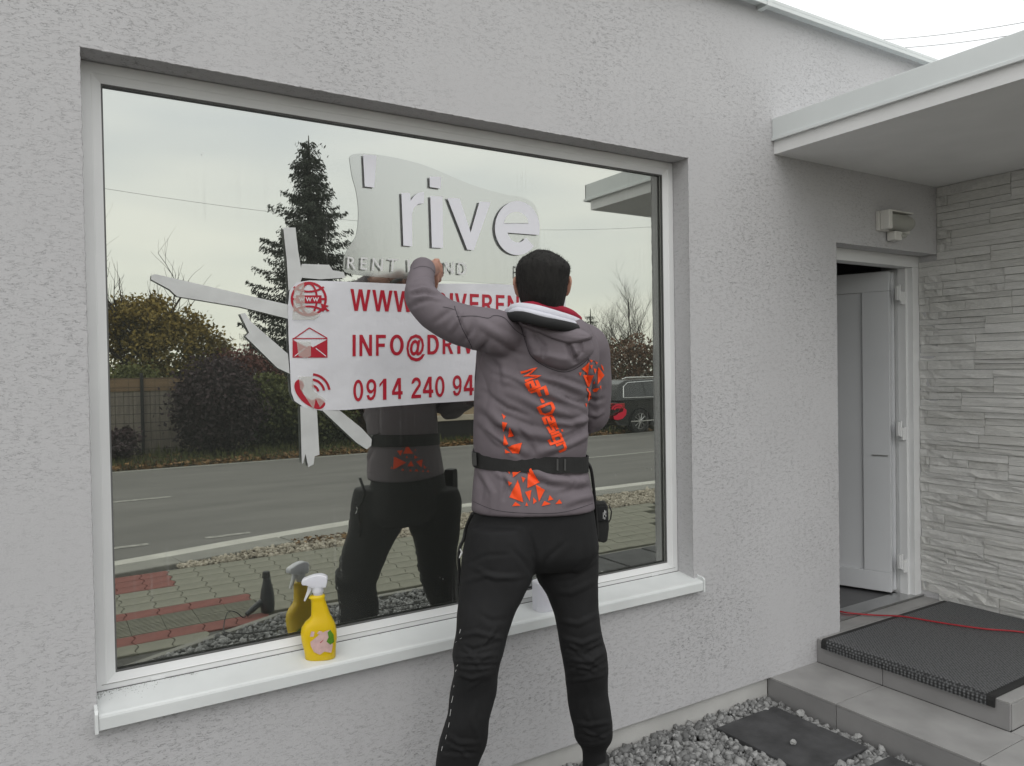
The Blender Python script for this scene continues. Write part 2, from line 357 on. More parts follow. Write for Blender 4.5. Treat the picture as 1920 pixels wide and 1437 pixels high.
# grit and cobweb dirt gathered in the left corner of the sill
dv_ = []; df_ = []; rd_ = random.Random(2)
for _ in range(420):
    t_ = rd_.random()**2.4; x_ = XO0+.008+t_*(1.6 if rd_.random() < .35 else .28); y_ = .092-abs(rd_.gauss(0, .008 if x_ > .3 else .022)); 
    if y_ < -.02: continue
    z_ = .6715-(.094-y_)*.1372+.0006; s_ = rd_.uniform(.0006, .0019); a_ = rd_.uniform(0, 3)
    k = len(dv_); dv_ += [(x_-s_*math.cos(a_), y_-s_*math.sin(a_), z_), (x_+s_, y_-s_*.4, z_), (x_, y_+s_, z_+.0005)]; df_.append((k, k+1, k+2))
tag(obj('grit', dv_, df_, MT['bed'], sl), kind='stuff')
for x0, x1 in ((XO0-.006, XO0+.003), (XO1+.017, XO1+.026)):
    pr = [(.02, .605), (-.042, .605), (-.042, .660), (-.034, .668), (.09, .684), (.09, .67), (.02, .64)]
    v, f = loft([[(x, y, z) for y, z in pr] for x in (x0, x1)]); obj('end_cap', v, f, MT['sill'], sl, bevel=.0015)
# ------------------------------------------------------------------ doorway
fr = MB()
yF0, yF1 = .105, .185
fr.box(XD0-.02, 4.3485, yF0, yF1, 2.135, 2.1995)                 # head
fr.box(4.283, 4.3485, yF0, yF1, .232, 2.1349); fr.box(XD0-.02, XD0+.035, yF0, yF1, .232, 2.1349)
fr.box(4.262, 4.2829, .135, yF1, .232, 2.1349); fr.box(4.2745, 4.3485, .1855, .345, .232, 2.1349)
df = fr.build('door_frame', MT['pvc'], B, bevel=.002)
for zc in (1.985, 1.20, .43):
    hg = MB(); hg.box(4.205, 4.228, .150, .166, zc-.035, zc+.045); v, f = tube([(4.222, .146, zc-.04), (4.222, .146, zc+.05)], .007, 10); hg.add(v, f)
    hg.box(4.2285, 4.2615, .138, .152, zc-.060, zc+.012); hg.build('hinge', MT['pvc'], df, bevel=.001)
box('threshold', (XD0-.02, 4.3485, .09, .20, .2295, .240), MT['metal'], B)
# door leaf swung inwards
piv = Vector((4.246, .212, .248)); dv = Vector((-math.sin(math.radians(20)), math.cos(math.radians(20)), 0)); nv = Vector((dv.y, -dv.x, 0))  # nv points to +x
def leafbox(mb, s0, s1, t0, t1, z0, z1):
    c = [piv+dv*s+nv*t+Vector((0, 0, z)) for z in (z0, z1) for s, t in ((s0, t0), (s1, t0), (s1, t1), (s0, t1))]
    mb.add(c, [(0, 3, 2, 1), (4, 5, 6, 7), (0, 1, 5, 4), (1, 2, 6, 5), (2, 3, 7, 6), (3, 0, 4, 7)])
HL = 1.872
lf = MB(); leafbox(lf, 0, .84, -.055, .012, 0, .115); leafbox(lf, 0, .84, -.055, .012, HL-.115, HL)
leafbox(lf, 0, .15, -.055, .012, .1151, HL-.1151); leafbox(lf, .70, .84, -.055, .012, .1151, HL-.1151); leafbox(lf, -.012, .84, -.0535+.058, .020, .004, HL-.004)
leaf = lf.build('door_leaf', MT['door'], B, bevel=.003)
pn = MB(); leafbox(pn, .1503, .6997, -.040, -.002, .1153, HL-.1153); pn.build('door_panel', MT['door'], leaf)
hd = MB(); leafbox(hd, .012, .10, -.0605, -.0551, .795, .803)
hd.build('door_handle', MT['metal'], leaf)
# room behind the door
MT['room'] = mat('dim_room_paint', (.42, .42, .42), .9); MT['room_floor'] = mat('room_floor_tile', (.12, .12, .125), .5)
box('room_floor', (XD0-.6, 5.6, .2005, 3.4, .18, .2285), MT['room_floor'], B)
rm = MB(); rm.box(XD0-.7, XD0-.6, .341, 3.4, .2, 2.6); rm.box(5.6, 5.7, .341, 3.4, .2, 2.6); rm.box(XD0-.7, 5.7, 3.4, 3.5, .2, 2.6)
rm.build('room_wall', MT['room'], B); box('room_ceiling', (XD0-.7, 5.7, .341, 3.5, 2.6, 2.65), MT['room'], B)
# canopy
cn = MB().box(2.967, 6.4, -1.16, -.0005, 2.577, 2.648).box(3.0, 6.4, -1.10, -.0005, 2.6481, 2.70).build('canopy', MT['soffit'], B)
cf = MB(); cf.box(2.955, 2.968, -1.20, -.0005, 2.652, 2.742); cf.box(2.9475, 2.9549, -1.207, -.0005, 2.636, 2.652)
cf.box(2.955, 6.4, -1.2, -1.188, 2.652, 2.742); cf.box(2.9475, 6.4, -1.2075, -1.2005, 2.636, 2.652); cf.box(2.9685, 6.4, -1.1875, -.0005, 2.7285, 2.742)
cf.build('canopy_flashing', MT['flash'], cn, bevel=.002)
# wall lamp with sensor
LM = empty('wall_lamp', (3.93, -.02, 2.27), 'white bulkhead lamp with small sensor below, on wall above the open door', 'lamp')
MT['lamp_white'] = mat('lamp_housing', (.66, .65, .62), .45, .04, 5); MT['lamp_glass'] = mat('frosted_lamp_glass', (.36, .36, .33), .35, .08, 12, spec=.5)
box('back_plate', (3.765, 4.045, -.022, -.0005, 2.284, 2.387), MT['lamp_white'], LM, .004)
def lampbody():
    rings = []
    for x, s in ((3.80, 1), (3.985, 1), (4.025, .82), (4.038, .5)):
        r = []
        for k in range(14):
            a = math.pi*k/13; r.append((x, -.0225-.052*math.sin(a)*s, 2.336-.046*math.cos(a)*s))
        rings.append(r)
    return loft(rings)
v, f = lampbody(); obj('lamp_cover', v, f, MT['lamp_glass'], LM, smooth=False)
box('end_bracket', (3.768, 3.7995, -.076, -.0225, 2.286, 2.386), MT['lamp_white'], LM, .006)
box('top_shade', (3.80, 4.01, -.064, -.0225, 2.3825, 2.390), MT['lamp_white'], LM, .002)
box('sensor_box', (3.852, 3.915, -.056, -.008, 2.236, 2.283), MT['lamp_white'], LM, .005)
v, f = ellipsoid((3.925, -.055, 2.262), (.018, .018, .014)); obj('sensor_eye', v, f, MT['lamp_glass'], LM, smooth=True)
# ------------------------------------------------------------------ stone-clad side wall, stone by stone
SW = empty('stone_clad_wall', (4.5, -.5, .0), 'pale split-stone cladding wall standing right of the open door under canopy', 'wall')
XS = 4.349
box('backing', (XS+.004, 4.75, -1.17, -.001, -.1, 2.5765), MT['grout'], SW)
box('backing', (XS+.004, 4.75, .0, .1045, .235, 2.19), MT['grout'], SW)
rs = random.Random(3); SM = []
for k in range(14):
    nx_, nz_ = 4, 2
    v = []; f = []
    for i in range(nx_+1):
        for j in range(nz_+1):
            d = rs.uniform(-.005, .005) if 0 < i < nx_ or 0 < j < nz_ else 0
            v.append((-.0 - d*1.1, i/nx_, j/nz_))
    for i in range(nx_):
        for j in range(nz_):
            a = i*(nz_+1)+j; f.append((a, a+1, a+nz_+2)); f.append((a, a+nz_+2, a+nz_+1))
    b0 = len(v); v += [(.03, 0, 0), (.03, 1, 0), (.03, 1, 1), (.03, 0, 1)]
    bt = [i*(nz_+1) for i in range(nx_+1)]; tp = [i*(nz_+1)+nz_ for i in range(nx_+1)]
    f.append(tuple([b0, b0+1]+bt[::-1])); f.append(tuple([b0+3]+tp+[b0+2])[::1]); f.append((b0, 0, 1, 2, b0+3)); e = nx_*(nz_+1); f.append((b0+1, b0+2, e+2, e+1, e))
    me = mesh_from('stone', v, f, MT[('stone', 'stone_b', 'stone_c')[k % 3]]); SM.append(me)
cnt = 0; extra = MB()
def put_stone(y0, y1, z0, z1, proud):
    global cnt
    g = .0012; o = bpy.data.objects.new('stone', rs.choice(SM)); COL.objects.link(o); o.parent = SW
    o.location = Vector((XS-proud, y0+g, z0+g))-SW.location; o.scale = (1, y1-y0-2*g, z1-z0-2*g); cnt += 1
z = .10; row = 0
while z < 2.575:
    bandh = rs.uniform(.088, .135); bandh = min(bandh, 2.576-z)
    if 2.576-z-bandh < .05: bandh = 2.576-z
    y = -1.165-rs.uniform(0, .3)
    while y < .10:
        y1 = y+rs.uniform(.40, .62)
        if bandh < .105: splits = rs.choice(((.5, .5), (.62, .38), (.34, .33, .33), (.55, .45), (.4, .6), (.3, .25, .45)))
        else: splits = rs.choice(((.34, .33, .33), (.45, .3, .25), (.25, .35, .40), (.3, .45, .25), (.4, .25, .35)))
        zz = z
        for s in splits:
            hgt = bandh*s; ya = y
            while ya < y1-.001:
                yb = min(y1, ya+(rs.uniform(.12, .38) if ya > -.55 else 1.0)); yb = y1 if y1-yb < .06 else yb
                a, b = max(ya, -1.168), min(yb, .1035 if zz > .24 and zz+hgt < 2.19 else -.001)
                if b-a > .012: put_stone(a, b, zz, zz+hgt, rs.uniform(.002, .013))
                ya = yb
            zz += hgt
        y = y1
    z += bandh
print('stones', cnt)
# ------------------------------------------------------------------ ground sheets
def sheet(name, x0, x1, y0, y1, z, m, **k): return tag(obj(name, [(x0, y0, z), (x1, y0, z), (x1, y1, z), (x0, y1, z)], [(0, 1, 2, 3)], m, **k), kind='structure')
sheet('ground', -300, 300, -300, 300, -.16, MT['soil'])
sheet('gravel_bed', -8, 12, -2.42, .05, -.012, MT['bed'])
sheet('pavement_base', -8, 14, -5.0, -1.9, -.035, MT['bed'])
sheet('verge_strip_base', .9, 14, -4.9, -4.105, -.022, MT['bed'])
road = sheet('road', -80, 120, -11.95, -4.2, -.030, MT['asphalt'])
sheet('far_verge', -80, 120, -60, -11.95, -.045, MT['verge'])
# kerb stones follow a slow bend; pale gutter strip beyond
KL = [(-8, -4.12), (.3, -4.10), (1.5, -4.40), (2.7, -4.66), (3.9, -4.82), (5.2, -4.84), (14, -4.84)]
def klerp(x):
    for (xa, ya), (xb, yb) in zip(KL[:-1], KL[1:]):
        if x <= xb: return ya+(yb-ya)*(x-xa)/(xb-xa)
    return KL[-1][1]
def band(name, d0, d1, z, m, x0=-8, x1=14, n=44):
    v = []; f = []
    for i in range(n+1):
        x = x0+(x1-x0)*i/n; y = klerp(x); v += [(x, y-d0, z), (x, y-d1, z)]
        if i: f.append((2*i-2, 2*i-1, 2*i+1, 2*i))
    return tag(obj(name, v, f, m), kind='structure')
band('gutter', .30, .60, -.010, MT['gutter'])
KB = tag(empty('kerb', (3, -4.3, 0)), kind='structure')
kb0 = None; x = -2.0
while x < 13:
    y0, y1 = klerp(x), klerp(x+1); an = math.atan2(y1-y0, 1); ln_ = 1/math.cos(an)
    if kb0 is None: kb0 = MB().box(-.497, .497, -.305, 0, -.15, .0).build('kerb_stone', MT['kerb'], KB, bevel=.012, origin=(0, 0, 0)); kb = kb0
    else: kb = kb0.copy(); COL.objects.link(kb)
    kb.location = Vector((x+.5, (y0+y1)/2, .012))-KB.location; kb.rotation_euler.z = an; kb.scale.x = ln_; x += 1
def yedge(x): return -2.44 if x > 1.3 else (-2.44+(1.3-x)*.47)
ED = tag(empty('path_edging', (3, -2.4, 0)), kind='structure'); kb0 = None
for xa, xb in [(-1.7, -.7), (-.7, .3), (.3, 1.3)]+[(1.3+i, 2.3+i) for i in range(9)]:
    y0, y1 = yedge(xa+.001), yedge(xb); an = math.atan2(y1-y0, xb-xa)
    if kb0 is None: kb0 = MB().box(-.497, .497, 0, .05, -.12, .0).build('edging_stone', MT['kerb'], ED, bevel=.004, origin=(0, 0, 0)); kb = kb0
    else: kb = kb0.copy(); COL.objects.link(kb)
    kb.location = Vector(((xa+xb)/2, (y0+y1)/2, .010))-ED.location; kb.rotation_euler.z = an; kb.scale.x = (xb-xa)/math.cos(an)
# painted dashes
for x0, x1, y0, lab in ((1.37, 1.80, -5.40, 'short'), (.40, .86, -5.45, 'short'), (-.6, 1.47, -8.45, 'long'), (7.5, 10.5, -8.45, 'long'), (15.5, 18.5, -8.45, 'long'), (-8.6, -5.6, -8.45, 'long')):
    sheet('road_marking', x0, x1, y0, y0+(.09 if lab == 'short' else .12), -.026, MT['paint'])
sheet('road_marking', -80, 120, -11.9, -11.7, -.026, MT['kerb'])
# interlocking pavers ------------------------------------------------
PV = tag(empty('pavement', (3, -2.9, 0)), kind='structure')
def paver_mesh(m, w=.20, h=.1742):
    g = .0022; pts = []
    n = 8
    def wob(t): return .013*math.sin(2*math.pi*t)*(1 if .12 < t < .88 else .6)
    for i in range(n+1): t = i/n; pts.append((g+t*(w-2*g), g))
    for i in range(1, n): t = i/n; pts.append((w-g+wob(t), g+t*(h-2*g)))
    for i in range(n+1): t = 1-i/n; pts.append((g+t*(w-2*g), h-g))
    for i in range(1, n): t = 1-i/n; pts.append((g+wob(t), g+t*(h-2*g)))
    cx, cyy = w/2, h/2; k = len(pts)
    top = [(cx+(x-cx)*.965, cyy+(y-cyy)*.965, 0) for x, y in pts]; mid = [(x, y, -.004) for x, y in pts]; bot = [(x, y, -.06) for x, y in pts]
    v = top+mid+bot; f = [tuple(range(k))]
    for r in (0, 1):
        for i in range(k): j = (i+1) % k; f.append((r*k+j, r*k+i, (r+1)*k+i, (r+1)*k+j))
    return mesh_from('paver', v, f, m)
pm, pmr = paver_mesh(MT['paver']), paver_mesh(MT['paver_red'])
v = []; tb = MB()
tb.box(.0015, .1985, .0015, .1727, -.06, -.004)
for i in range(6): tb.box(.003, .197, .008+i*.028, .008+i*.028+.014, -.0039, .001)
ptac = mesh_from('tactile_paver', tb.v, tb.f, MT['paver'])
np_ = 0
for r in range(11):
    y = -4.1+.1745*r
    for c in range(0, 31):
        x = .05+.2*c
        if x > 5.9-(y+4.1)*.75 or y+.15 > yedge(x+.1)-.0: continue
        if x < 1.2 and r in (6, 9): me, nm = pmr, 'red_paver'
        elif x < 1.2 and r in (7, 8): me, nm = ptac, 'tactile_paver'
        elif x < .8 and r < 3: me, nm = pmr, 'red_paver'
        else: me, nm = pm, 'paver'
        o = bpy.data.objects.new(nm, me); COL.objects.link(o); o.parent = PV
        o.location = Vector((x, y, random.uniform(-.0012, .0012)))-PV.location; o.rotation_euler = (random.uniform(-.006, .006), random.uniform(-.006, .006), 0); np_ += 1
print('pavers', np_)
# slabs in the gravel -------------------------------------------------
def slab(x0, x1, y0, y1, label, rot=0, z1=.026):
    o = MB().box(-(x1-x0)/2, (x1-x0)/2, -(y1-y0)/2, (y1-y0)/2, -.03, z1).build('stepping_slab', MT['slab'], None, bevel=.004)
    o.location = ((x0+x1)/2, (y0+y1)/2, -.03); o.rotation_euler.z = rot
    return tag(o, label, 'paving slab', 'dark slabs laid in the gravel')
slab(2.452, 2.828, -.545, -.082, 'dark square slab in the gravel nearest the wall, beside the steps', .01)
slab(2.46, 2.84, -1.10, -.63, 'second dark slab from the wall, cut by the photo edge beside the steps', -.01)
slab(2.45, 2.83, -1.64, -1.18, 'third dark slab from the wall in the row along the steps')
slab(2.40, 2.80, -2.33, -1.86, 'dark slab of the row beside the steps that touches the pavement edging')
for i, x in enumerate((3.45, 3.93, 4.41)): slab(x, x+.45, -2.37, -1.95, ('left', 'middle', 'right')[i]+' one of three dark slabs in front of the entrance steps')
# gravel: stones as real geometry --------------------------------------
phi = (1+5**.5)/2
ICO = np.array([(-1, phi, 0), (1, phi, 0), (-1, -phi, 0), (1, -phi, 0), (0, -1, phi), (0, 1, phi), (0, -1, -phi), (0, 1, -phi), (phi, 0, -1), (phi, 0, 1), (-phi, 0, -1), (-phi, 0, 1)])/1.9
ICF = np.array([(0, 11, 5), (0, 5, 1), (0, 1, 7), (0, 7, 10), (0, 10, 11), (1, 5, 9), (5, 11, 4), (11, 10, 2), (10, 7, 6), (7, 1, 8), (3, 9, 4), (3, 4, 2), (3, 2, 6), (3, 6, 8), (3, 8, 9), (4, 9, 5), (2, 4, 11), (6, 2, 10), (8, 6, 7), (9, 8, 1)])
def stones(name, pts, size, zs, m, label, cat):
    n = len(pts); base = np.tile(ICO, (n, 1, 1))+RNG.normal(0, .21, (n, 12, 3))
    s = size*RNG.lognormal(0, .28, n)[:, None, None]*RNG.uniform(.6, 1.2, (n, 1, 3)); base = base*s
    a = RNG.normal(size=(n, 4)); a /= np.linalg.norm(a, axis=1)[:, None]; w, x, y, z_ = a.T
    R = np.stack([1-2*(y*y+z_*z_), 2*(x*y-z_*w), 2*(x*z_+y*w), 2*(x*y+z_*w), 1-2*(x*x+z_*z_), 2*(y*z_-x*w), 2*(x*z_-y*w), 2*(y*z_+x*w), 1-2*(x*x+y*y)], 1).reshape(n, 3, 3)
    v = np.einsum('nij,nkj->nki', R, base)+np.concatenate([pts, np.array(zs)[:, None]], 1)[:, None, :]
    f = ICF[None]+12*np.arange(n)[:, None, None]
    o = obj(name, v.reshape(-1, 3), f.reshape(-1, 3), m)
    me = o.data; at = me.attributes.new('tone', 'FLOAT', 'POINT'); at.data.foreach_set('value', np.repeat(RNG.uniform(0, 1, n), 12).astype(np.float32))
    return tag(o, label, cat, kind='stuff')
def tone_mat(name, lo, hi):
    m = bpy.data.materials.new(name); m.use_nodes = True; t = m.node_tree; b = t.nodes['Principled BSDF']; b.inputs['Roughness'].default_value = .85
    a = N(t, 'ShaderNodeAttribute'); a.attribute_name = 'tone'; r = N(t, 'ShaderNodeValToRGB'); r.color_ramp.elements[0].color = (*lo, 1); r.color_ramp.elements[1].color = (*hi, 1)
    n = N(t, 'ShaderNodeTexNoise'); n.inputs['Scale'].default_value = 90; g = N(t, 'ShaderNodeNewGeometry'); t.links.new(g.outputs['Position'], n.inputs[0])
    mx = N(t, 'ShaderNodeMixRGB', blend_type='MULTIPLY'); mx.inputs[0].default_value = .5; t.links.new(a.outputs['Fac'], r.inputs[0]); t.links.new(r.outputs[0], mx.inputs[1]); t.links.new(n.outputs[0], mx.inputs[2])
    t.links.new(mx.outputs[0], b.inputs['Base Color']); return m
MT['g1'] = tone_mat('grey_gravel_stones', (.15, .15, .15), (.46, .46, .455)); MT['g2'] = tone_mat('beige_gravel_stones', (.28, .24, .18), (.74, .67, .54))
def bed_pts(n, x0, x1, y0, y1, holes):
    p = np.stack([RNG.uniform(x0, x1, n), RNG.uniform(y0, y1, n)], 1); k = np.ones(n, bool)
    for a, b, c, d in holes: k &= ~((p[:, 0] > a) & (p[:, 0] < b) & (p[:, 1] > c) & (p[:, 1] < d))
    return p[k]
holes = [(2.455, 2.825, -.54, -.085), (2.465, 2.835, -1.10, -.63), (2.455, 2.825, -1.64, -1.18), (2.41, 2.79, -2.33, -1.86), (2.882, 4.8, -1.30, .1), (3.45, 4.86, -2.37, -1.95)]
p1 = bed_pts(9500, 1.7, 2.884, -1.0, .015, holes); p2 = bed_pts(17500, -.3, 5.5, -2.39, -1.0, holes); p2 = p2[p2[:, 1] > np.where(p2[:, 0] > 1.3, -2.39, -2.39+(1.3-p2[:, 0])*.47)]; p3 = bed_pts(6500, -.3, 1.7, -1.0, .015, holes); p3 = np.concatenate([p3, bed_pts(7500, -2.0, -.3, -1.75, .015, holes)])
pp = np.concatenate([p1, p2, p3]); zz = RNG.uniform(-.012, .012, len(pp))+.014*np.exp(-((pp[:, 1]-.015)/.10)**2)
stones('gravel', pp, .0125, zz, MT['g1'], 'loose grey crushed gravel along the foot of the white wall', 'gravel')
big = bed_pts(340, 1.9, 2.884, -.9, .0, [])
stones('gravel', big, .017, RNG.uniform(.012, .02, len(big)) + .0*big[:, 0], MT['g1'], 'larger grey stones lying on top of the gravel by the steps', 'gravel') if False else None
q = bed_pts(9000, .95, 7.2, -4.84, -4.11, []); q = q[q[:, 1] > np.array([klerp(x) for x in q[:, 0]])+.015]
stones('beige_gravel', q, .0165, RNG.uniform(-.02, .006, len(q)), MT['g2'], 'beige gravel strip between pavers and kerb, seen mirrored in the window', 'gravel')
# loose stones on the slab and beside the steps
for i, (x, y, s, lab) in enumerate(((2.60, -.36, .014, 'single pale stone lying loose on the dark slab nearest the wall'), (2.855, -.20, .020, 'upright pale stone leaning on the side of the lower step'), (2.872, -.47, .017, 'flat pale stone between lower step and dark slab, near its tile seam'))):
    vv, ff = ellipsoid((x, y, .026+s*.55 if i == 0 else .02+s*.5), (s*1.1, s*.8, s*.7), 7, 5)
    vv = [p+Vector((random.uniform(-1, 1), random.uniform(-1, 1), random.uniform(-1, 1)))*s*.26 for p in vv]
    tag(obj('loose_stone', vv, ff, mat('pale_stone_%s' % 'abc'[i], (.34, .34, .335), .85, .2, 40), None), lab, 'stone')
# ------------------------------------------------------------------ steps
ST = empty('entrance_steps', (3.6, -.6, 0), 'two grey tiled entrance steps leading to the open white door', 'steps')
z1, z2 = .112, .228; YB = -1.27; YL = -.885; XL = 2.905; XU = 3.245
box('step_core', (XL+.012, XS-.001, YB+.012, .0215, -.10, z1-.0105), MT['grout'], ST); box('step_core', (XU+.012, XS-.001, YL+.012, .1035, z1-.0104, z2-.0105), MT['grout'], ST)
g = .0016; seams = [YB, -.94, -.345, .0205]
for a, b in zip(seams[:-1], seams[1:]):
    box('tread_tile', (XL-.001, XU-.002, a+g, b-g, z1-.0102, z1), MT['tile'], ST, .0015)
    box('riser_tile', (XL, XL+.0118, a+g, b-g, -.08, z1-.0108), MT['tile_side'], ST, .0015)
for a, b in ((XU, 3.80), (3.80, XS-.001)):
    box('tread_tile', (a+g-.0015, b-g, YB+g, YL-.002, z1-.0102, z1), MT['tile'], ST, .0015)
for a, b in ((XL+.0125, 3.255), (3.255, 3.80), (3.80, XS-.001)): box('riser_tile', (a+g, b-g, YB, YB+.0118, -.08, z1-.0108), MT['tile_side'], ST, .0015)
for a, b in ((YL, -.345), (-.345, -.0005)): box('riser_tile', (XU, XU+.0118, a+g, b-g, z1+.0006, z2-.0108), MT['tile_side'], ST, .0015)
for a, b in ((XU+.0125, 3.80), (3.80, XS-.001)): box('riser_tile', (a+g, b-g, YL, YL+.0118, z1+.0006, z2-.0108), MT['tile'], ST, .0015)
for a, b in ((YL, -.345), (-.345, -.002)):
    for c, d in ((XU-.001, 3.80), (3.80, XS-.001)): box('landing_tile', (c+g, d-g, a+g, b-g, z2-.0102, z2), MT['tile'], ST, .0015)
box('landing_tile', (XD0+.002, XS-.001, -.0005, .0885, z2-.0102, z2), MT['tile'], ST)
# rubber mat with folded front
def mat_rubber():
    m = bpy.data.materials.new('ribbed_rubber'); m.use_nodes = True; t = m.node_tree; b = t.nodes['Principled BSDF']; lk = t.links.new; b.inputs['Roughness'].default_value = .55
    g = N(t, 'ShaderNodeNewGeometry'); mp_ = N(t, 'ShaderNodeMapping'); mp_.inputs['Rotation'].default_value = (0, 0, .78); mp_.inputs['Scale'].default_value = (84, 84, 84)
    vo = N(t, 'ShaderNodeTexVoronoi'); vo.inputs['Scale'].default_value = 1; vo.inputs['Randomness'].default_value = .25
    lk(g.outputs['Position'], mp_.inputs[0]); lk(mp_.outputs[0], vo.inputs[0])
    r = N(t, 'ShaderNodeValToRGB'); r.color_ramp.elements[0].position = .15; r.color_ramp.elements[0].color = (.15, .155, .16, 1); r.color_ramp.elements[1].position = .60; r.color_ramp.elements[1].color = (.016, .016, .017, 1)  # paler bump tops: their highlights are put into the base colour
    bp = N(t, 'ShaderNodeBump'); bp.invert = True; bp.inputs['Distance'].default_value = .003; lk(vo.outputs[0], bp.inputs['Height']); lk(vo.outputs[0], r.inputs[0]); lk(r.outputs[0], b.inputs['Base Color']); lk(bp.outputs[0], b.inputs['Normal']); return m
MA = empty('rubber_doormat', (3.8, -.45, z2), 'black ribbed rubber doormat on the landing, its left edge folding over the step', 'doormat')
def mat_strip(y0, y1, prof_in, th, name, m):
    sec = [(4.33, z2+.001), (3.30, z2+.001), (3.2455, z2+.0015), (3.2405, z2-.002), (3.2395, z2-.012), (3.2385, z2-.034)]
    up = [(4.33, z2+.001+th), (3.30, z2+.001+th), (3.246, z2+.0015+th), (3.237, z2+th*.55), (3.2395-th, z2-.010), (3.2385-th, z2-.035)]
    ring = sec+up[::-1]; rings = []
    for i in range(9):
        y = y0+(y1-y0)*i/8; w = .004*math.sin(y*9)
        rings.append([(x, y, zz+(w*.3 if x < 3.3 and zz < z2 else 0)) for x, zz in ring])
    v, f = loft(rings); return obj(name, v, f, m, MA)
mat_strip(-.800, -.062, None, .010, 'ribbed_field', mat_rubber()); mat_strip(-.832, -.8005, None, .007, 'rubber_border', MT['rubber']); mat_strip(-.0615, -.034, None, .007, 'rubber_border', MT['rubber'])
# red cable from the doorway across the mat
def onZ(px, py, Z):
    d = ray(px, py); return CAM+d*((Z-CAM.z)/d.z)
cp_ = [onZ(*q, z2+.020) for q in ((1560, 1143), (1592, 1149), (1640, 1151), (1690, 1156), (1740, 1164), (1790, 1172), (1850, 1180), (1925, 1187))]
cp_[0].z = cp_[1].z = z2+.018; cp_[2].z = z2+.012
pth = smoothpath(cp_+[cp_[-1]+Vector((.02, -.25, -.002))])
v, f = tube(pth, .0045, 8); tag(obj('cable', v, f, MT['cable_red'], None, smooth=True), 'thin red cable running out of the doorway across the doormat', 'cable')
# ------------------------------------------------------------------ lettering helpers
def text_tris(body, offset=0.0, shear=0, spacing=1.0, res=3):
    c = bpy.data.curves.new('t', 'FONT'); c.body = body; c.offset = offset; c.resolution_u = res; c.space_character = spacing; c.shear = shear
    o = bpy.data.objects.new('t', c); me = bpy.data.meshes.new_from_object(o)
    v = np.array([tuple(q.co)[:2] for q in me.vertices]); f = [tuple(p.vertices) for p in me.polygons]
    bpy.data.objects.remove(o); bpy.data.meshes.remove(me); bpy.data.curves.remove(c)
    mn, mx = v.min(0), v.max(0); v = (v-mn)/(mx-mn); v[:, 1] = 1-v[:, 1]
    return v, f
def quadmap(v, q):
    """unit square (x right, y down) to photo quad tl,tr,br,bl"""
    q = [np.array(p, float) for p in q]; x, y = v[:, :1], v[:, 1:]
    return q[0]*(1-x)*(1-y)+q[1]*x*(1-y)+q[2]*x*y+q[3]*(1-x)*y
def poly2(pts):
    t = tessellate_polygon([[Vector((p[0], p[1], 0)) for p in pts]]); return np.array(pts, float), [tuple(q) for q in t]
def merge2(L_):
    V = []; F = []; k = 0
    for v, f in L_: V.append(v); F += [tuple(i+k for i in q) for q in f]; k += len(v)
    return np.concatenate(V), F
def subdiv2(v, f, maxlen):
    bm = bmesh.new(); vs = [bm.verts.new((p[0], p[1], 0)) for p in v]
    for q in f:
        try: bm.faces.new([vs[i] for i in q])
        except ValueError: pass
    bmesh.ops.remove_doubles(bm, verts=bm.verts, dist=.001)
    bmesh.ops.triangulate(bm, faces=bm.faces)
    for _ in range(9):
        e = [x for x in bm.edges if x.calc_length() > maxlen]
        if not e: break
        bmesh.ops.subdivide_edges(bm, edges=e, cuts=1); bmesh.ops.triangulate(bm, faces=bm.faces)
    bm.verts.index_update()
    v2 = np.array([tuple(q.co)[:2] for q in bm.verts]); f2 = [tuple(q.index for q in fc.verts) for fc in bm.faces]; bm.free(); return v2, f2
def plane_print(name, v, f, Y, m, par=None, thick=0, yfun=None, sub=None):
    if sub: v, f = subdiv2(v, f, sub)
    P = [onY(p[0], p[1], Y) for p in v]
    if yfun: P = [onY(p[0], p[1], yfun(q.x, q.z)) for p, q in zip(v, P)]
    # face the street
    out_f = []
    for q in f:
        n = (P[q[1]]-P[q[0]]).cross(P[q[2]]-P[q[0]]); out_f.append(q if n.y < 0 else q[::-1])
    o = obj(name, P, out_f, m, par)
    if thick:
        s = o.modifiers.new('thickness', 'SOLIDIFY'); s.thickness = thick; s.offset = -1
    return o
def flat(name, col, rough=.5, spec=.3): return mat(name, col, rough, .02, 3, spec=spec)
MT['vinyl'] = flat('white_vinyl', (.86, .86, .92), .45); MT['thinvinyl'] = flat('thin_white_vinyl', (.80, .80, .80), .5)
MT['red'] = mat('red_print', (.42, .012, .03), .45, .10, 4)
MT['paper'] = mat('white_banner_film', (.76, .76, .80), .5, .06, 5, .9, 8, bdist=.008)
MT['strip'] = mat('application_tape', (.66, .67, .665), .5, .08, 12, .8, 14, bdist=.004)
def translucent(m, w):
    t = m.node_tree; b = t.nodes['Principled BSDF']; o = [n for n in t.nodes if n.type == 'OUTPUT_MATERIAL'][0]
    tr = N(t, 'ShaderNodeBsdfTranslucent'); mx = N(t, 'ShaderNodeMixShader'); mx.inputs[0].default_value = w; tr.inputs[0].default_value = (.8, .8, .8, 1)
    t.links.new(b.outputs[0], mx.inputs[1]); t.links.new(tr.outputs[0], mx.inputs[2]); t.links.new(mx.outputs[0], o.inputs[0])
translucent(MT['strip'], .16); translucent(MT['paper'], .12); translucent(MT['vinyl'], .12); translucent(MT['thinvinyl'], .2)
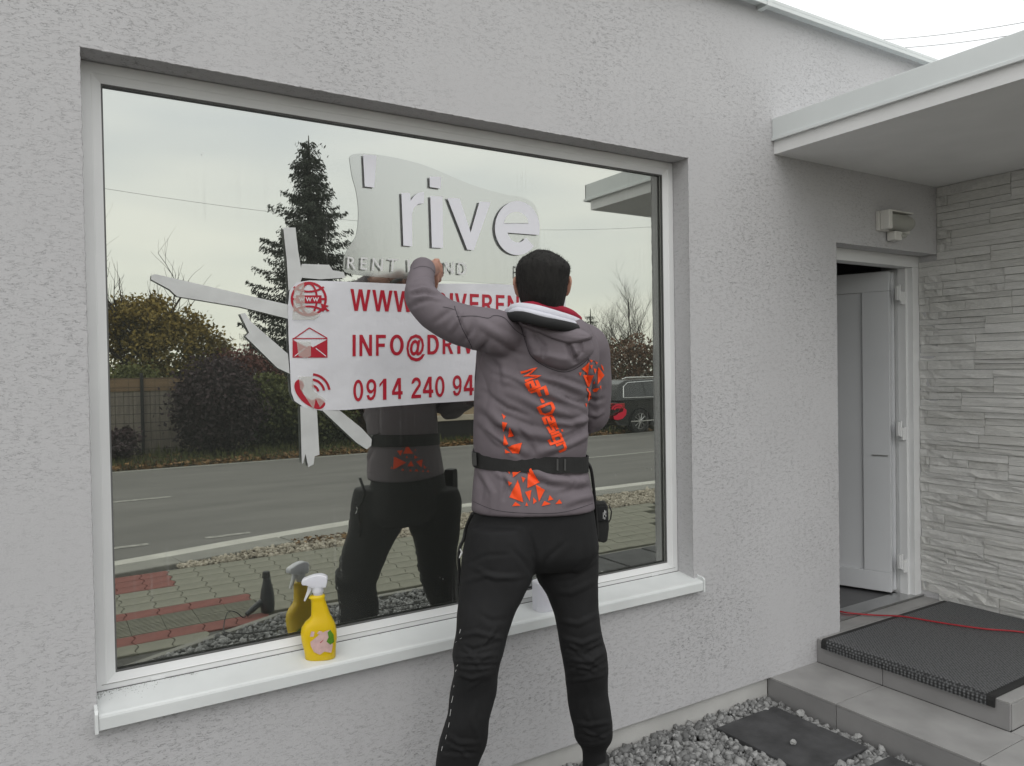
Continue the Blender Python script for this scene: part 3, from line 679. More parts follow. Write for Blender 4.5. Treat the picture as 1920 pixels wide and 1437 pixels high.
def frost(name, col, rough, alpha_diff):
    m = bpy.data.materials.new(name); m.use_nodes = True; t = m.node_tree; t.nodes.clear(); lk = t.links.new
    o = N(t, 'ShaderNodeOutputMaterial'); gl = N(t, 'ShaderNodeBsdfGlossy'); gl.inputs[0].default_value = (*col, 1); gl.inputs['Roughness'].default_value = rough
    df = N(t, 'ShaderNodeBsdfDiffuse'); n = N(t, 'ShaderNodeTexNoise'); n.inputs['Scale'].default_value = 5; r = N(t, 'ShaderNodeValToRGB')
    r.color_ramp.elements[0].color = (.36, .37, .36, 1); r.color_ramp.elements[1].color = (.46, .47, .46, 1); lk(n.outputs[0], r.inputs[0]); lk(r.outputs[0], df.inputs[0])
    mx = N(t, 'ShaderNodeMixShader'); mx.inputs[0].default_value = alpha_diff; lk(gl.outputs[0], mx.inputs[1]); lk(df.outputs[0], mx.inputs[2]); lk(mx.outputs[0], o.inputs[0]); return m
MT['film'] = frost('frosted_film', (.565, .575, .55), .20, .10)
# frosted film lying on the mirror coat, white letters on the outer pane before it
fv = [(655, 296), (665, 289), (706, 290), (790, 308), (880, 345), (945, 364), (985, 372), (1006, 392), (1012, 440), (1000, 530), (940, 533), (870, 528), (735, 522), (655, 513), (645, 503), (645, 482), (655, 462), (668, 440), (672, 400), (668, 360), (660, 330)]
fv = [(p.x, p.y) for p in smoothpath([(a, b, 0) for a, b in fv]+[(655, 296, 0)], 4)][:-1]
a_, b_ = poly2(fv)
flm = plane_print('transfer_film', a_, b_, GL-.0022, MT['film'], None, .0004)
tag(flm, 'wavy-edged frosted film sheet on the glass behind the large white letters', 'film')
YL_ = YO-.0012
def letters(name, body, quad, label, cat='lettering', off=.0, m='vinyl', thick=.0012, group=None, Y=None, sp=1.0, par=None):
    v, f = text_tris(body, off, spacing=sp); v = quadmap(v, quad)
    o = plane_print(name, v, f, Y or YL_, MT[m], par, thick)
    return tag(o, label, cat, group) if par is None else o
LT = empty('shop_lettering', onY(860, 400, YL_), "large white logo letters reading 'rive' after a cut-off block, on upper window", 'lettering')
def shape(name, pts, par=LT, m='vinyl', Y=None, thick=.0012):
    a, b = poly2(pts); return plane_print(name, a, b, Y or YL_, MT[m], par, thick)
shape('letter', [(681, 290), (706, 292), (702, 352), (684, 350)])
shape('letter', [(838.8, 371.3), (862, 372.6), (882.6, 436.6), (899.3, 378.4), (920, 379.6), (888.6, 469.2), (876.4, 468.6)])
shape('letter', [(807, 368), (829.6, 368.7), (831, 465.3), (810, 464.5)]); shape('dot', [(805.6, 331.4), (827, 331.8), (826.5, 354), (806, 351)])
def arc(cx, cy_, rx, ry, a0, a1, n=24): return [(cx+rx*math.cos(math.radians(a0+(a1-a0)*i/n)), cy_-ry*math.sin(math.radians(a0+(a1-a0)*i/n))) for i in range(n+1)]
shape('letter', [(752.7, 361.7), (769, 362.3), (770, 377), (776, 368), (784, 362), (795, 360), (795, 381), (784, 383), (776, 390), (772.5, 402), (773, 462), (756.6, 461)])
shape('letter', arc(970, 428, 41.7, 50.6, -3, 318, 56)+arc(971, 427, 20.5, 28, 318, 200, 20)+[(951.5, 436.5), (1011, 441)])
# the counter of the e stays open above the bar
MT['counter'] = MT['film']
a, b = poly2(arc(968, 421, 23, 24, 5, 175, 20)); plane_print('counter', a, b, YL_-.0016, MT['film'], LT, 0)
for nm, body, q in (('lettering', 'RENT', [(652, 482), (746, 486), (744, 509.5), (651, 504)]), ('lettering', 'I', [(764.5, 487), (768, 487), (769, 510), (765.5, 510)]),
                    ('lettering', 'ND', [(835, 491), (875, 493), (874, 516), (835.5, 513)]), ('lettering', 'ESTATE', [(967, 498), (1062, 502), (1062, 525), (967, 522)])):
    letters(nm, body, q, {'RENT': "thin white word RENT at left under the large logo letters", 'I': 'single thin white letter stroke just left of the raised sleeve', 'ND': 'thin white letters ND right of the raised fist', 'ESTATE': 'thin white letter E row half hidden behind the head'}[body], m='thinvinyl', thick=.0008, sp=1.45, group='thin white words under the logo')
# banner film with red print ---------------------------------------------------------
def bwave(x, z): return YO-.0045-.0018*math.sin(x*21+z*9)-.0015*math.sin(z*27-x*6)
bp_ = [(556, 530), (580, 526), (640, 528), (760, 533), (860, 532), (934, 533), (1000, 537), (1060, 545), (1062, 640), (1060, 735), (960, 744), (884, 752), (800, 757), (720, 763), (650, 769), (602, 770), (570, 764), (552, 752), (546, 735), (544, 690), (541, 630), (540, 575), (543, 545)]
BN = empty('window_banner', onY(760, 650, YO-.004), 'white contact banner with red web, mail and phone lines, being fixed on the window', 'banner')
a, b = poly2(bp_); plane_print('banner_sheet', a, b, YO-.005, MT['paper'], BN, .0012, bwave, 14)
def bprint(name, vf, m='red', d=.0016, sub=14): return plane_print(name, vf[0], vf[1], YO-.006, MT[m], BN, 0, lambda x, z: bwave(x, z)-d, sub)
# block capitals cut as closed outlines (unit box, y down)
def gel(cx, cy_, rx, ry, a0=0, a1=360, n=22): return [(cx+rx*math.cos(math.radians(a0+(a1-a0)*i/n)), cy_-ry*math.sin(math.radians(a0+(a1-a0)*i/n))) for i in range(n+(0 if abs(a1-a0) == 360 else 1))]
GLY = {
 'W': [[(0, 0), (.16, 0), (.28, .70), (.41, 0), (.59, 0), (.72, .70), (.84, 0), (1, 0), (.80, 1), (.63, 1), (.5, .32), (.37, 1), (.20, 1)]],
 'I': [[(0, 0), (1, 0), (1, 1), (0, 1)]], '.': [[(0, .85), (1, .85), (1, 1), (0, 1)]],
 'V': [[(0, 0), (.25, 0), (.5, .74), (.75, 0), (1, 0), (.63, 1), (.37, 1)]],
 'E': [[(0, 0), (1, 0), (1, .16), (.27, .16), (.27, .41), (.93, .41), (.93, .57), (.27, .57), (.27, .84), (1, .84), (1, 1), (0, 1)]],
 'F': [[(0, 0), (1, 0), (1, .16), (.27, .16), (.27, .42), (.9, .42), (.9, .58), (.27, .58), (.27, 1), (0, 1)]],
 'N': [[(0, 0), (.24, 0), (.77, .67), (.77, 0), (1, 0), (1, 1), (.76, 1), (.23, .34), (.23, 1), (0, 1)]],
 'D': [[(0, 0), (.45, 0)]+gel(.45, .5, .55, .5, 80, -80, 18)+[(.45, 1), (0, 1)], [(.25, .16), (.42, .16)]+gel(.42, .5, .33, .34, 75, -75, 14)+[(.42, .84), (.25, .84)]],
 'R': [[(0, 0), (.55, 0)]+gel(.55, .285, .38, .285, 80, -70, 12)+[(.72, .60), (1, 1), (.72, 1), (.46, .62), (.25, .60), (.25, 1), (0, 1)], [(.25, .16), (.52, .16)]+gel(.52, .295, .17, .135, 70, -70, 8)+[(.52, .44), (.25, .44)]],
 'O': [gel(.5, .5, .5, .51, 0, 360, 30), gel(.5, .5, .27, .35, 0, 360, 26)], '0': [gel(.5, .5, .48, .51, 0, 360, 30), gel(.5, .5, .23, .36, 0, 360, 26)],
 '1': [[(.42, .18), (0, .40), (0, .24), (.30, .12), (.50, 0), (.85, 0), (.85, 1), (.42, 1)]],
 '4': [[(.52, 0), (.84, 0), (.84, .63), (1, .63), (1, .79), (.84, .79), (.84, 1), (.58, 1), (.58, .79), (0, .79), (0, .62)], [(.58, .27), (.25, .63), (.58, .63)]],
 '2': [[(.02, .32)]+gel(.5, .29, .46, .29, 175, -35, 16)+[(.62, .64), (.36, .84), (.97, .84), (.97, 1), (0, 1), (.04, .86), (.40, .56)]+gel(.5, .30, .22, .14, -20, 170, 10)],
 '9': [gel(.5, .33, .48, .34, 215, -15, 20)+[(.97, .55), (.88, .80), (.70, .95), (.45, 1.0), (.16, .94), (.04, .75), (.27, .73), (.38, .85), (.55, .84), (.70, .72), (.73, .56), (.55, .66), (.34, .67), (.14, .58)], gel(.5, .33, .24, .19, 0, 360, 18)]}
def glyph(ch, quad):
    loops = GLY[ch]; t = tessellate_polygon([[Vector((p[0], p[1], 0)) for p in l] for l in loops])
    v = np.array([p for l in loops for p in l], float); return quadmap(v, quad), [tuple(q) for q in t]
LINES = [([('W', 657, 695), ('W', 698, 736), ('W', 738, 776), ('.', 780, 785), ('D', 790, 811), ('R', 815, 838), ('I', 843.5, 849.5), ('V', 853, 875.5), ('E', 881, 898), ('R', 904, 924), ('E', 930, 946), ('N', 952, 973), ('T', 978, 998)], (542, 583), (556, 590)),
         ([('I', 661, 667), ('N', 674, 697.5), ('F', 705, 723.5), ('O', 731, 757), ('D', 801.5, 823), ('R', 830, 850), ('I', 857.5, 863.5), ('V', 868, 888)], (628, 668.5), (628, 663)),
         ([('0', 662, 681.5), ('9', 686.5, 706), ('1', 711.5, 727), ('4', 735, 755), ('2', 771, 790), ('4', 793, 812.5), ('0', 815.5, 834), ('9', 848.5, 866), ('4', 869.5, 888.5), ('0', 893, 911)], (713, 753), (702, 740))]
GLY['T'] = [[(0, 0), (1, 0), (1, .16), (.63, .16), (.63, 1), (.37, 1), (.37, .16), (0, .16)]]
for ln, (t0, b0), (t1, b1) in LINES:
    x0, x1 = ln[0][1], ln[-1][2]
    for ch, xa, xb in ln:
        def yy(x, a, b): return a+(b-a)*(x-x0)/(x1-x0)
        bprint('print_letter', glyph(ch, [(xa, yy(xa, t0, t1)), (xb, yy(xb, t0, t1)), (xb, yy(xb, b0, b1)), (xa, yy(xa, b0, b1))]))
v, f = text_tris('@', .022); bprint('print_letter', (quadmap(v, [(762, 627), (797, 627), (797, 678), (762, 678)]), f))
def ringpoly(cx, cy_, rx, ry, w, a0=0, a1=360, n=40):
    o = arc(cx, cy_, rx, ry, a0, a1, n); i = arc(cx, cy_, rx-w, ry-w, a0, a1, n)
    V = np.array(o+i); F = [(k, k+1, n+1+k+1, n+1+k) for k in range(n)]; return V, F
def barpoly(p, q, w):
    p, q = np.array(p, float), np.array(q, float); d = q-p; d /= np.linalg.norm(d); n = np.array([-d[1], d[0]])*w/2
    return np.array([p+n, q+n, q-n, p-n]), [(0, 1, 2, 3)]
globe = [ringpoly(579, 561, 34, 32.5, 4.5)]
bprint('globe_icon', merge2(globe))
bprint('globe_icon', ringpoly(579, 561, 17, 31, 3.8), d=.0018); bprint('globe_icon', ringpoly(579, 513, 44, 36, 3.8, 228, 312, 14), d=.0020); bprint('globe_icon', ringpoly(579, 609, 44, 36, 3.8, 48, 132, 14), d=.0020)
bprint('globe_icon', barpoly((546, 561), (556, 561), 4), d=.0020); bprint('globe_icon', barpoly((602, 561), (612, 561), 4), d=.0020)
bprint('globe_icon', (np.array([(555, 554), (603, 554), (603, 569), (555, 569)]), [(0, 1, 2, 3)]), d=.0022)
v, f = text_tris('www', .01, spacing=1.2); bprint('globe_lettering', (quadmap(v, [(560, 557.5), (598, 558), (598, 565.5), (560, 565.5)]), f), 'paper', .0026)
bprint('cursor_icon', poly2([(601, 569), (617, 574), (611, 577), (618, 583), (614, 585), (609, 580), (606, 585)]), d=.0028)
bprint('envelope_icon', merge2([poly2([(550, 638), (580, 654), (569, 662), (550, 669)]), poly2([(613, 637), (582, 654), (594, 662), (613, 669)]), poly2([(552, 669.5), (578, 649), (583, 649), (612, 669.5)])]))
bprint('envelope_icon', merge2([barpoly((550, 636), (580, 615), 2), barpoly((580, 615), (613, 634), 2), barpoly((549, 635), (613, 635), 1.8), barpoly((549.5, 634), (549.5, 670), 1.8), barpoly((613, 634), (613, 670), 1.8), barpoly((549, 670), (614, 670), 1.6)]), d=.0019)
bprint('envelope_fold', barpoly((553, 668), (572, 653), 1.6), 'paper', .0026); bprint('envelope_fold', barpoly((611, 668), (592, 653), 1.6), 'paper', .0026)
hs = [(p.x, p.y) for p in smoothpath([(p[0], p[1], 0) for p in ((553, 718), (559, 712), (567, 716), (570, 724), (566, 733), (573, 744), (585, 751), (593, 747), (602, 749), (610, 757), (604, 766), (592, 767), (572, 757), (558, 742), (552, 727), (553, 718))], 3)][:-1]
bprint('phone_icon', poly2(hs))
bprint('phone_icon', merge2([ringpoly(584, 736, 36, 36, 4.5, 8, 85, 16), ringpoly(584, 736, 26, 26, 4.5, 8, 85, 14), ringpoly(584, 736, 15, 15, 4.5, 8, 85, 10)]), d=.0019)
def veil(name, a):
    m = bpy.data.materials.new(name); m.use_nodes = True; t = m.node_tree; t.nodes.clear(); o = N(t, 'ShaderNodeOutputMaterial'); tr = N(t, 'ShaderNodeBsdfTransparent'); df = N(t, 'ShaderNodeBsdfDiffuse'); df.inputs[0].default_value = (.68, .68, .62, 1)
    mx = N(t, 'ShaderNodeMixShader'); mx.inputs[0].default_value = a; t.links.new(tr.outputs[0], mx.inputs[1]); t.links.new(df.outputs[0], mx.inputs[2]); t.links.new(mx.outputs[0], o.inputs[0]); return m
MT['veil'] = veil('clear_tape', .42)
bprint('tape_layer', poly2([(552, 540), (570, 529), (571, 552), (572, 575), (586, 582), (602, 590), (590, 600), (548, 600)]), 'veil', .0034)
bprint('tape_layer', poly2([(556, 640), (583, 640), (583, 668), (574, 672), (560, 668)]), 'veil', .0034)
bprint('tape_layer', poly2([(560, 706), (586, 706), (590, 735), (611, 750), (600, 764), (592, 748), (588, 768), (563, 730)]), 'veil', .0034)
# white strips of application tape round the banner -----------------------------------
def strip(pts, label, d=.0):
    a, b = poly2(pts); o = plane_print('tape_strip', a, b, YO-.001-d, MT['strip'], None, .0004, lambda x, z: YO-.0014-d-.0008*math.sin(14*x+11*z), 12)
    return tag(o, label, 'tape strip', 'white tape strips round the banner')
strip([(284, 516), (292, 514.5), (540, 571.5), (540, 598), (452, 576), (332, 556), (318, 543), (283, 524)], 'longest white tape strip, slanting up left over the yellow tree reflection', .0002)
strip([(531, 427), (554, 427), (559, 470), (567, 519), (563, 530), (541, 545), (538, 490)], 'upright white tape strip above the top left corner of the banner', .0006)
strip([(566, 495), (617, 497), (624, 507), (645, 511), (647, 521), (600, 524), (567, 521), (563, 508)], 'short level white tape strip over the banner top edge, next to the word RENT', .0009)
strip([(450, 589), (460, 587), (470, 603), (540, 664), (543, 701), (520, 690), (460, 631), (467, 624)], 'white tape strip slanting down to the left edge of the banner', .0004)
strip([(563, 762), (594, 763), (599, 853), (590, 856), (588, 871), (578, 876), (573, 851), (568, 870), (566, 868)], 'torn white tape strip hanging straight down below the phone icon', .0002)
strip([(600, 766), (632, 766), (678, 803), (697, 824), (696, 836), (688, 843), (668, 830)], 'white tape strip slanting down right from the bottom of the banner', .0008)
# small red handset sticker low on the right of the glass
def sticker(name, loops): return merge2(loops)
hq = [(1176-(x-553)*.5+0, 762+(y-712)*.46) for x, y in hs]
ST_ = empty('phone_sticker', onY(1162, 772, YO), 'small red handset sticker on the glass, overlapping the mirrored black car', 'sticker')
plane_print('handset', *poly2([(1150, 781), (1156, 779), (1160, 775), (1168, 772), (1170, 765), (1175, 769), (1174, 778), (1168, 785), (1159, 788), (1152, 787)]), YO-.0012, MT['red'], ST_, .0006)
for r_, w_ in ((13, 3), (8.5, 2.4)): v_, f_ = ringpoly(1159, 771, r_, r_, w_, 50, 165, 10); plane_print('sound_arc', v_, f_, YO-.0012, MT['red'], ST_, .0006)
# ------------------------------------------------------------------ spray bottle on the sill
SB0 = onY(599, 1232, -.012); zb = .6573
SBX = onY(599, 1215, .018).x
SB = empty('spray_bottle', (SBX, .022, zb), 'yellow spray bottle with white trigger head standing on the window sill', 'spray bottle')
MT['yellow'] = mat('yellow_plastic', (.72, .50, .003), .35, .03, 4, spec=.5); MT['white_pl'] = mat('white_translucent_plastic', (.72, .72, .78), .35, .04, 8, spec=.5)
for k_ in ('white_pl', 'yellow'):
    bs_ = MT[k_].node_tree.nodes['Principled BSDF']; bs_.inputs['Subsurface Weight'].default_value = .6; bs_.inputs['Subsurface Radius'].default_value = (1, 1, 1); bs_.inputs['Subsurface Scale'].default_value = .03
ANG = math.radians(-22)
def bring(z, a, b, cx=0, n=24, e=2.6):
    r = []
    for k in range(n):
        t = 2*math.pi*k/n; c, s_ = math.cos(t), math.sin(t)
        x = cx+a*math.copysign(abs(c)**(2/e), c); y = b*math.copysign(abs(s_)**(2/e), s_)
        r.append((SBX+x*math.cos(ANG)-y*math.sin(ANG), .022+x*math.sin(ANG)+y*math.cos(ANG), zb+z))
    return r
rings = [bring(*q) for q in ((0.0, .044, .024, .004), (.004, .048, .028, .004), (.03, .050, .029, .003), (.065, .056, .030, .001), (.085, .057, .030, 0), (.105, .054, .029, 0), (.120, .046, .027, .002), (.132, .036, .025, .006), (.142, .030, .023, .007), (.165, .026, .0215, .004), (.185, .0225, .020, .001), (.196, .0215, .019, -.001), (.200, .026, .020, -.004), (.205, .024, .0185, -.002), (.209, .0165, .016, 0))]
v, f = loft(rings); bt = obj('bottle_body', v, f, MT['yellow'], SB, smooth=True)
v, f = loft([bring(*q, n=20, e=2) for q in ((.2075, .0155, .0155, 0), (.217, .0155, .0155, 0), (.2175, .018, .018, 0), (.236, .017, .017, 0))]); obj('bottle_collar', v, f, MT['white_pl'], SB, smooth=False)
hd = []
def hbox(x, z, y): return (SBX+x*math.cos(ANG)-y*math.sin(ANG), .022+x*math.sin(ANG)+y*math.cos(ANG), zb+z)
prof = [(.026, .232), (.030, .246), (.031, .262), (.024, .270), (.006, .275), (-.018, .272), (-.036, .266), (-.046, .262), (-.050, .254), (-.047, .245), (-.036, .243), (-.026, .238), (-.016, .232)]
prof = [(p.x, p.y) for p in smoothpath([(a, b, 0) for a, b in prof], 3)]
rg = [[hbox(x*sc+.0*y, .25+(z-.25)*sc, y) for x, z in prof] for y, sc in ((-.014, .9), (-.0115, 1), (.0115, 1), (.014, .9))]
v, f = loft(rg); obj('sprayer_head', v, f, MT['white_pl'], SB, smooth=False)
tg = [[hbox(x, z, y) for x, z in ((-.018, .240), (-.030, .240), (-.034, .222), (-.040, .206), (-.045, .192), (-.040, .190), (-.034, .200), (-.026, .214), (-.020, .226))] for y in (-.006, .006)]
v, f = loft(tg); obj('trigger', v, f, MT['white_pl'], SB, bevel=.0015)
# label: pale pink torn-looking print with green leaves, both faces
bvh_b = BVHTree.FromPolygons([Vector(p) for p in loft(rings)[0]], loft(rings)[1])
def wrap(name, v, f, bvh, m, par, off=.001, sub=4, mirror=False, maxd=6):
    if sub: v, f = subdiv2(v, f, sub)
    C0 = CAM if not mirror else Vector((CAM.x, 2*GL-CAM.y, CAM.z)); P = []; ok = []
    for p in v:
        d = ray(p[0], p[1])
        if mirror: d = Vector((d.x, -d.y, d.z))
        d.normalize(); st = C0 if not mirror else C0+d*((GL-.03-C0.y)/d.y)
        h = bvh.ray_cast(st, d, maxd)
        if h[0] is None: P.append(Vector((0, 0, 0))); ok.append(False)
        else:
            n = h[1] if h[1].dot(d) < 0 else -h[1]
            P.append(h[0]+n*off-d*off*.3); ok.append(True)
    F = [q for q in f if all(ok[i] for i in q) and max((P[q[i]]-P[q[i-1]]).length for i in range(len(q))) < .05]
    if name == 'seam' and F:   # keep one unbroken line
        root = {}
        def fd(i):
            while root.setdefault(i, i) != i: i = root[i]
            return i
        for q in F:
            for i in q[1:]: root[fd(i)] = fd(q[0])
        cn = {}
        for q in F: cn[fd(q[0])] = cn.get(fd(q[0]), 0)+1
        bst = max(cn, key=cn.get); F = [q for q in F if fd(q[0]) == bst]
    used = sorted({i for q in F for i in q}); ix = {a: k for k, a in enumerate(used)}
    if not F: print('no faces', name); return None
    PP = [P[i] for i in used]; FF = []
    for q in F:
        n = (P[q[1]]-P[q[0]]).cross(P[q[2]]-P[q[0]]); vd = P[q[0]]-C0
        q2 = q if n.dot(vd) < 0 else q[::-1]; FF.append(tuple(ix[i] for i in q2))
    return obj(name, PP, FF, m, par, smooth=True)
MT['pink'] = mat('pink_label', (.62, .42, .40), .4, .12, 60); MT['green'] = mat('green_label', (.10, .25, .02), .4, .25, 70)
wrap('label', *merge2([poly2([(592, 1196), (601, 1188), (612, 1183), (620, 1181), (621, 1200), (624, 1210), (621, 1224), (608, 1222), (600, 1228), (589, 1223), (583, 1212), (582, 1204)]), poly2([(581, 1194), (584, 1184), (590, 1185), (588, 1194)]), poly2([(594, 1188), (599, 1183), (605, 1185), (600, 1191)])]), bvh_b, MT['pink'], SB, .0008)
wrap('label_leaf', *merge2([poly2([(614, 1186), (619, 1181), (625, 1190), (626, 1204), (619, 1209), (612, 1203), (616, 1195)])]), bvh_b, MT['green'], SB, .0014)
wrap('label_mark', *merge2([poly2([(600, 1205), (607, 1199), (606, 1201), (601, 1206)])]), bvh_b, MT['red'], SB, .0016, 2)
mb = MB(); mb.add([hbox(x, z, .0305) for x, z in ((-.045, .03), (.035, .03), (.045, .055), (.02, .075), (-.045, .05))], [(0, 1, 2, 3, 4)]); mb.build('label', MT['green'], SB)
# white box standing on the sill behind the legs
cxr, czr = onY(1026, 1120, .02).x, .664
rr = []
for z_, s_ in ((0, .9), (.006, 1), (.05, 1), (.115, 1), (.12, .96)):
    rr.append([(cxr+.058*s_*math.copysign(abs(math.cos(2*math.pi*k/20))**.6, math.cos(2*math.pi*k/20)), .022+.034*s_*math.copysign(abs(math.sin(2*math.pi*k/20))**.6, math.sin(2*math.pi*k/20)), czr-.012+z_) for k in range(20)])
v, f = loft(rr); tag(obj('plastic_box', v, f, MT['white_pl'], None, bevel=.002), 'plain white rounded box on the sill, seen between the legs', 'box')
# ------------------------------------------------------------------ overhead wires
def wire(name, A, Bp, r, label):
    P = [Vector(A).lerp(Vector(Bp), i/20) for i in range(21)]
    for i, p in enumerate(P): p.z -= .35*4*(i/20)*(1-i/20)
    v, f = tube(P, r, 6); return tag(obj(name, v, f, MT['rubber'], None), label, 'wire', 'overhead wires')
wire('overhead_wire', onY(1560, 77, 14), onY(2300, -45, 3), .0065, 'upper of two thin overhead wires in the white sky above the canopy')
wire('overhead_wire', onY(1560, 93, 14), onY(2300, -20, 3), .0065, 'lower of two thin overhead wires in the white sky above the canopy')
def MR(px, py, Y):
    """point on the real plane y=Y (street side) seen mirrored at this photo position"""
    d = ray(px, py); d = Vector((d.x, -d.y, d.z)); C0 = Vector((CAM.x, 2*GL-CAM.y, CAM.z)); return C0+d*((Y-C0.y)/d.y)
wire('overhead_wire', MR(100, 338, -9)+Vector((0, 0, .0)), MR(1300, 455, -9)+Vector((0, 0, .4)), .0022, 'single wire over the road, mirrored across the spruce in the window')

# ------------------------------------------------------------------ the man
MT['jacket'] = mat('grey_softshell', (.155, .132, .148), .75, .06, 9, .25, 260, bdist=.0006)
MT['jacket_seam_shade'] = mat('seam_and_hood_shade', (.045, .038, .045), .8)
MT['trousers'] = mat('black_jersey', (.0105, .0105, .0115), .85, .15, 14, .3, 220, bdist=.0006)
MT['hair'] = mat('black_hair', (.010, .009, .008), .85, .35, 55, .9, 160, bdist=.004, stretch=(1, 1, .25))
MT['skin'] = mat('skin', (.42, .22, .16), .5, .12, 25, .15, 90)
MT['orange'] = mat('fluorescent_orange', (1.0, .085, .012), .6, .03, 6)
MT['webbing'] = mat('black_webbing', (.016, .016, .016), .7, .15, 40, .5, 300, bdist=.001)
MT['buckle'] = mat('dark_grey_buckle', (.07, .07, .07), .4)
MT['white_fleece'] = mat('white_fleece', (.60, .60, .66), .9, .05, 20, .4, 200, bdist=.001)
MT['red_cloth'] = mat('dark_red_cloth', (.30, .008, .03), .8, .1, 15)
MT['black_cloth'] = mat('black_cloth', (.016, .016, .017), .85, .1, 15)
MT['shoe'] = mat('black_shoe', (.02, .02, .02), .5, .2, 20)
MT['white_mark'] = flat('white_mark', (.7, .7, .7))
def ring(v, xl, xr, Y, b, n=28, e=2.3, vo=0):
    """level ellipse whose sides stand at photo columns xl and xr when its middle is at world y=Y"""
    c = onY((xl+xr)/2, v+vo, Y); z = (c-CAM).dot(FW); d = Vector((c.x-CAM.x, c.y-CAM.y, 0)).normalized(); u = Vector((d.y, -d.x, 0))
    a = (xr-xl)/2*z/FPX/ (1.0/ max(.2, abs(u.dot(RT))))
    a = (xr-xl)/2*z/FPX*.992
    r = []
    for k in range(n):
        t = 2*math.pi*k/n; cc, ss = math.cos(t), math.sin(t)
        r.append(c+u*(a*math.copysign(abs(cc)**(2/e), cc))+d*(b*math.copysign(abs(ss)**(2/e), ss)))
    return r
def catrings(R, m=4):
    n = len(R[0]); out_ = []
    for k in range(n):
        out_.append(smoothpath([r[k] for r in R], m))
    return [[out_[k][i] for k in range(n)] for i in range(len(out_[0]))]
def fuse(parts, voxel, smooth=6, factor=.5):
    mb = MB()
    for v, f in parts: mb.add(v, f)
    me = bpy.data.meshes.new('tmp'); me.from_pydata(mb.v, [], mb.f); me.update()
    bm = bmesh.new(); bm.from_mesh(me); bmesh.ops.triangulate(bm, faces=bm.faces); bmesh.ops.recalc_face_normals(bm, faces=bm.faces); bm.to_mesh(me); bm.free()
    o = bpy.data.objects.new('tmp', me); COL.objects.link(o)
    r = o.modifiers.new('r', 'REMESH'); r.mode = 'VOXEL'; r.voxel_size = voxel
    s = o.modifiers.new('s', 'SMOOTH'); s.iterations = smooth; s.factor = factor
    dg = bpy.context.evaluated_depsgraph_get(); m2 = bpy.data.meshes.new_from_object(o.evaluated_get(dg))
    V = np.zeros(len(m2.vertices)*3); m2.vertices.foreach_get('co', V); V = V.reshape(-1, 3)
    Nn = np.zeros(len(m2.vertices)*3); m2.vertices.foreach_get('normal', Nn); Nn = Nn.reshape(-1, 3)
    F = [tuple(p.vertices) for p in m2.polygons]
    bpy.data.objects.remove(o); bpy.data.meshes.remove(me); bpy.data.meshes.remove(m2)
    return V, Nn, F
def projn(V):
    q = V-np.array(CAM); z = q@np.array(FW); return np.stack([960+FPX*(q@np.array(RT))/z, 718.5-FPX*(q@np.array(UP))/z], 1)
def vnoise(V, scale, seed):
    r = np.random.default_rng(seed); o = np.zeros(len(V))
    for k in range(10):
        d = r.normal(size=3)*scale; o += np.sin(V@d+r.uniform(0, 6.28))
    return o/10
GAIN = 1.2
def folds(V, Nn, F_, both=True):
    """press creases into the cloth: (points in photo px, width px, depth m; positive stands out)"""
    P = projn(V); view = V-np.array(CAM); face = np.clip(-(Nn*view).sum(1)/np.linalg.norm(view, axis=1)*3, 0, 1)
    d = np.zeros(len(V))
    for pts, w, amp in F_:
        amp = amp*GAIN
        best = np.full(len(V), 1e9); tt = np.zeros(len(V)); tot = len(pts)-1
        for i in range(tot):
            a, b = np.array(pts[i], float), np.array(pts[i+1], float); ab = b-a
            t = np.clip(((P-a)@ab)/(ab@ab), 0, 1); dd = np.linalg.norm(P-(a+t[:, None]*ab), axis=1)
            m = dd < best; best = np.where(m, dd, best); tt = np.where(m, (i+t)/tot, tt)
        taper = np.clip(np.sin(np.pi*np.clip(tt*.86+.07, 0, 1)), 0, 1)**.7
        if amp > 0: d += amp*np.exp(-(best/w)**2)*taper; d -= .45*amp*np.exp(-np.abs(best-1.6*w)/(.45*w))*taper
        else: d += 1.15*amp*np.exp(-best/(.62*w))*taper; d -= .35*amp*np.exp(-((best-1.9*w)/w)**2)*taper
    return V+Nn*(d*face)[:, None]
man_base = Vector((1.36, -.30, 0.0))
MAN = empty('person', man_base, 'man in grey jacket with orange print, back turned, one arm raised to the window', 'person')
YT = -.40
torso = catrings([ring(586, 985, 1058, -.43, .055), ring(596, 948, 1082, -.43, .078), ring(612, 912, 1104, -.43, .10), ring(640, 896, 1120, -.42, .115), ring(680, 890, 1124, -.41, .125), ring(720, 888, 1112, -.40, .13), ring(770, 887, 1104, -.39, .128), ring(815, 886, 1103, -.38, .125), ring(843, 887, 1102, -.375, .125), ring(862, 890, 1099, -.37, .119), ring(880, 888, 1102, -.37, .124), ring(900, 886, 1106, -.37, .128), ring(930, 883, 1112, -.37, .134), ring(957, 881, 1118, -.37, .138)], 4)
SHL = onY(925, 622, -.43); ELL = onY(791, 561, -.32); WRL = onY(800, 503, -.10)
SHR = onY(1098, 652, -.43); ELR = onY(1112, 782, -.40); HNR = Vector((1.50, -.02, 1.50)); WRR = ELR.lerp(HNR, .82)
def tpts(P, R, m=6):
    pp = smoothpath(P, m); k = len(P)-1; rr = []
    for i in range(len(pp)):
        t = i/m; j = min(int(t), k-1); u = t-j; u = u*u*(3-2*u); rr.append(R[j]*(1-u)+R[j+1]*u)
    return pp, rr
pl, rl = tpts([SHL+Vector((.09, 0, -.02)), SHL, onY(868, 610, -.385), onY(822, 590, -.35), onY(792, 561, -.315), onY(788, 538, -.25), onY(791, 514, -.16), onY(793, 505, -.10)], [.060, .070, .064, .058, .053, .046, .042, .043])
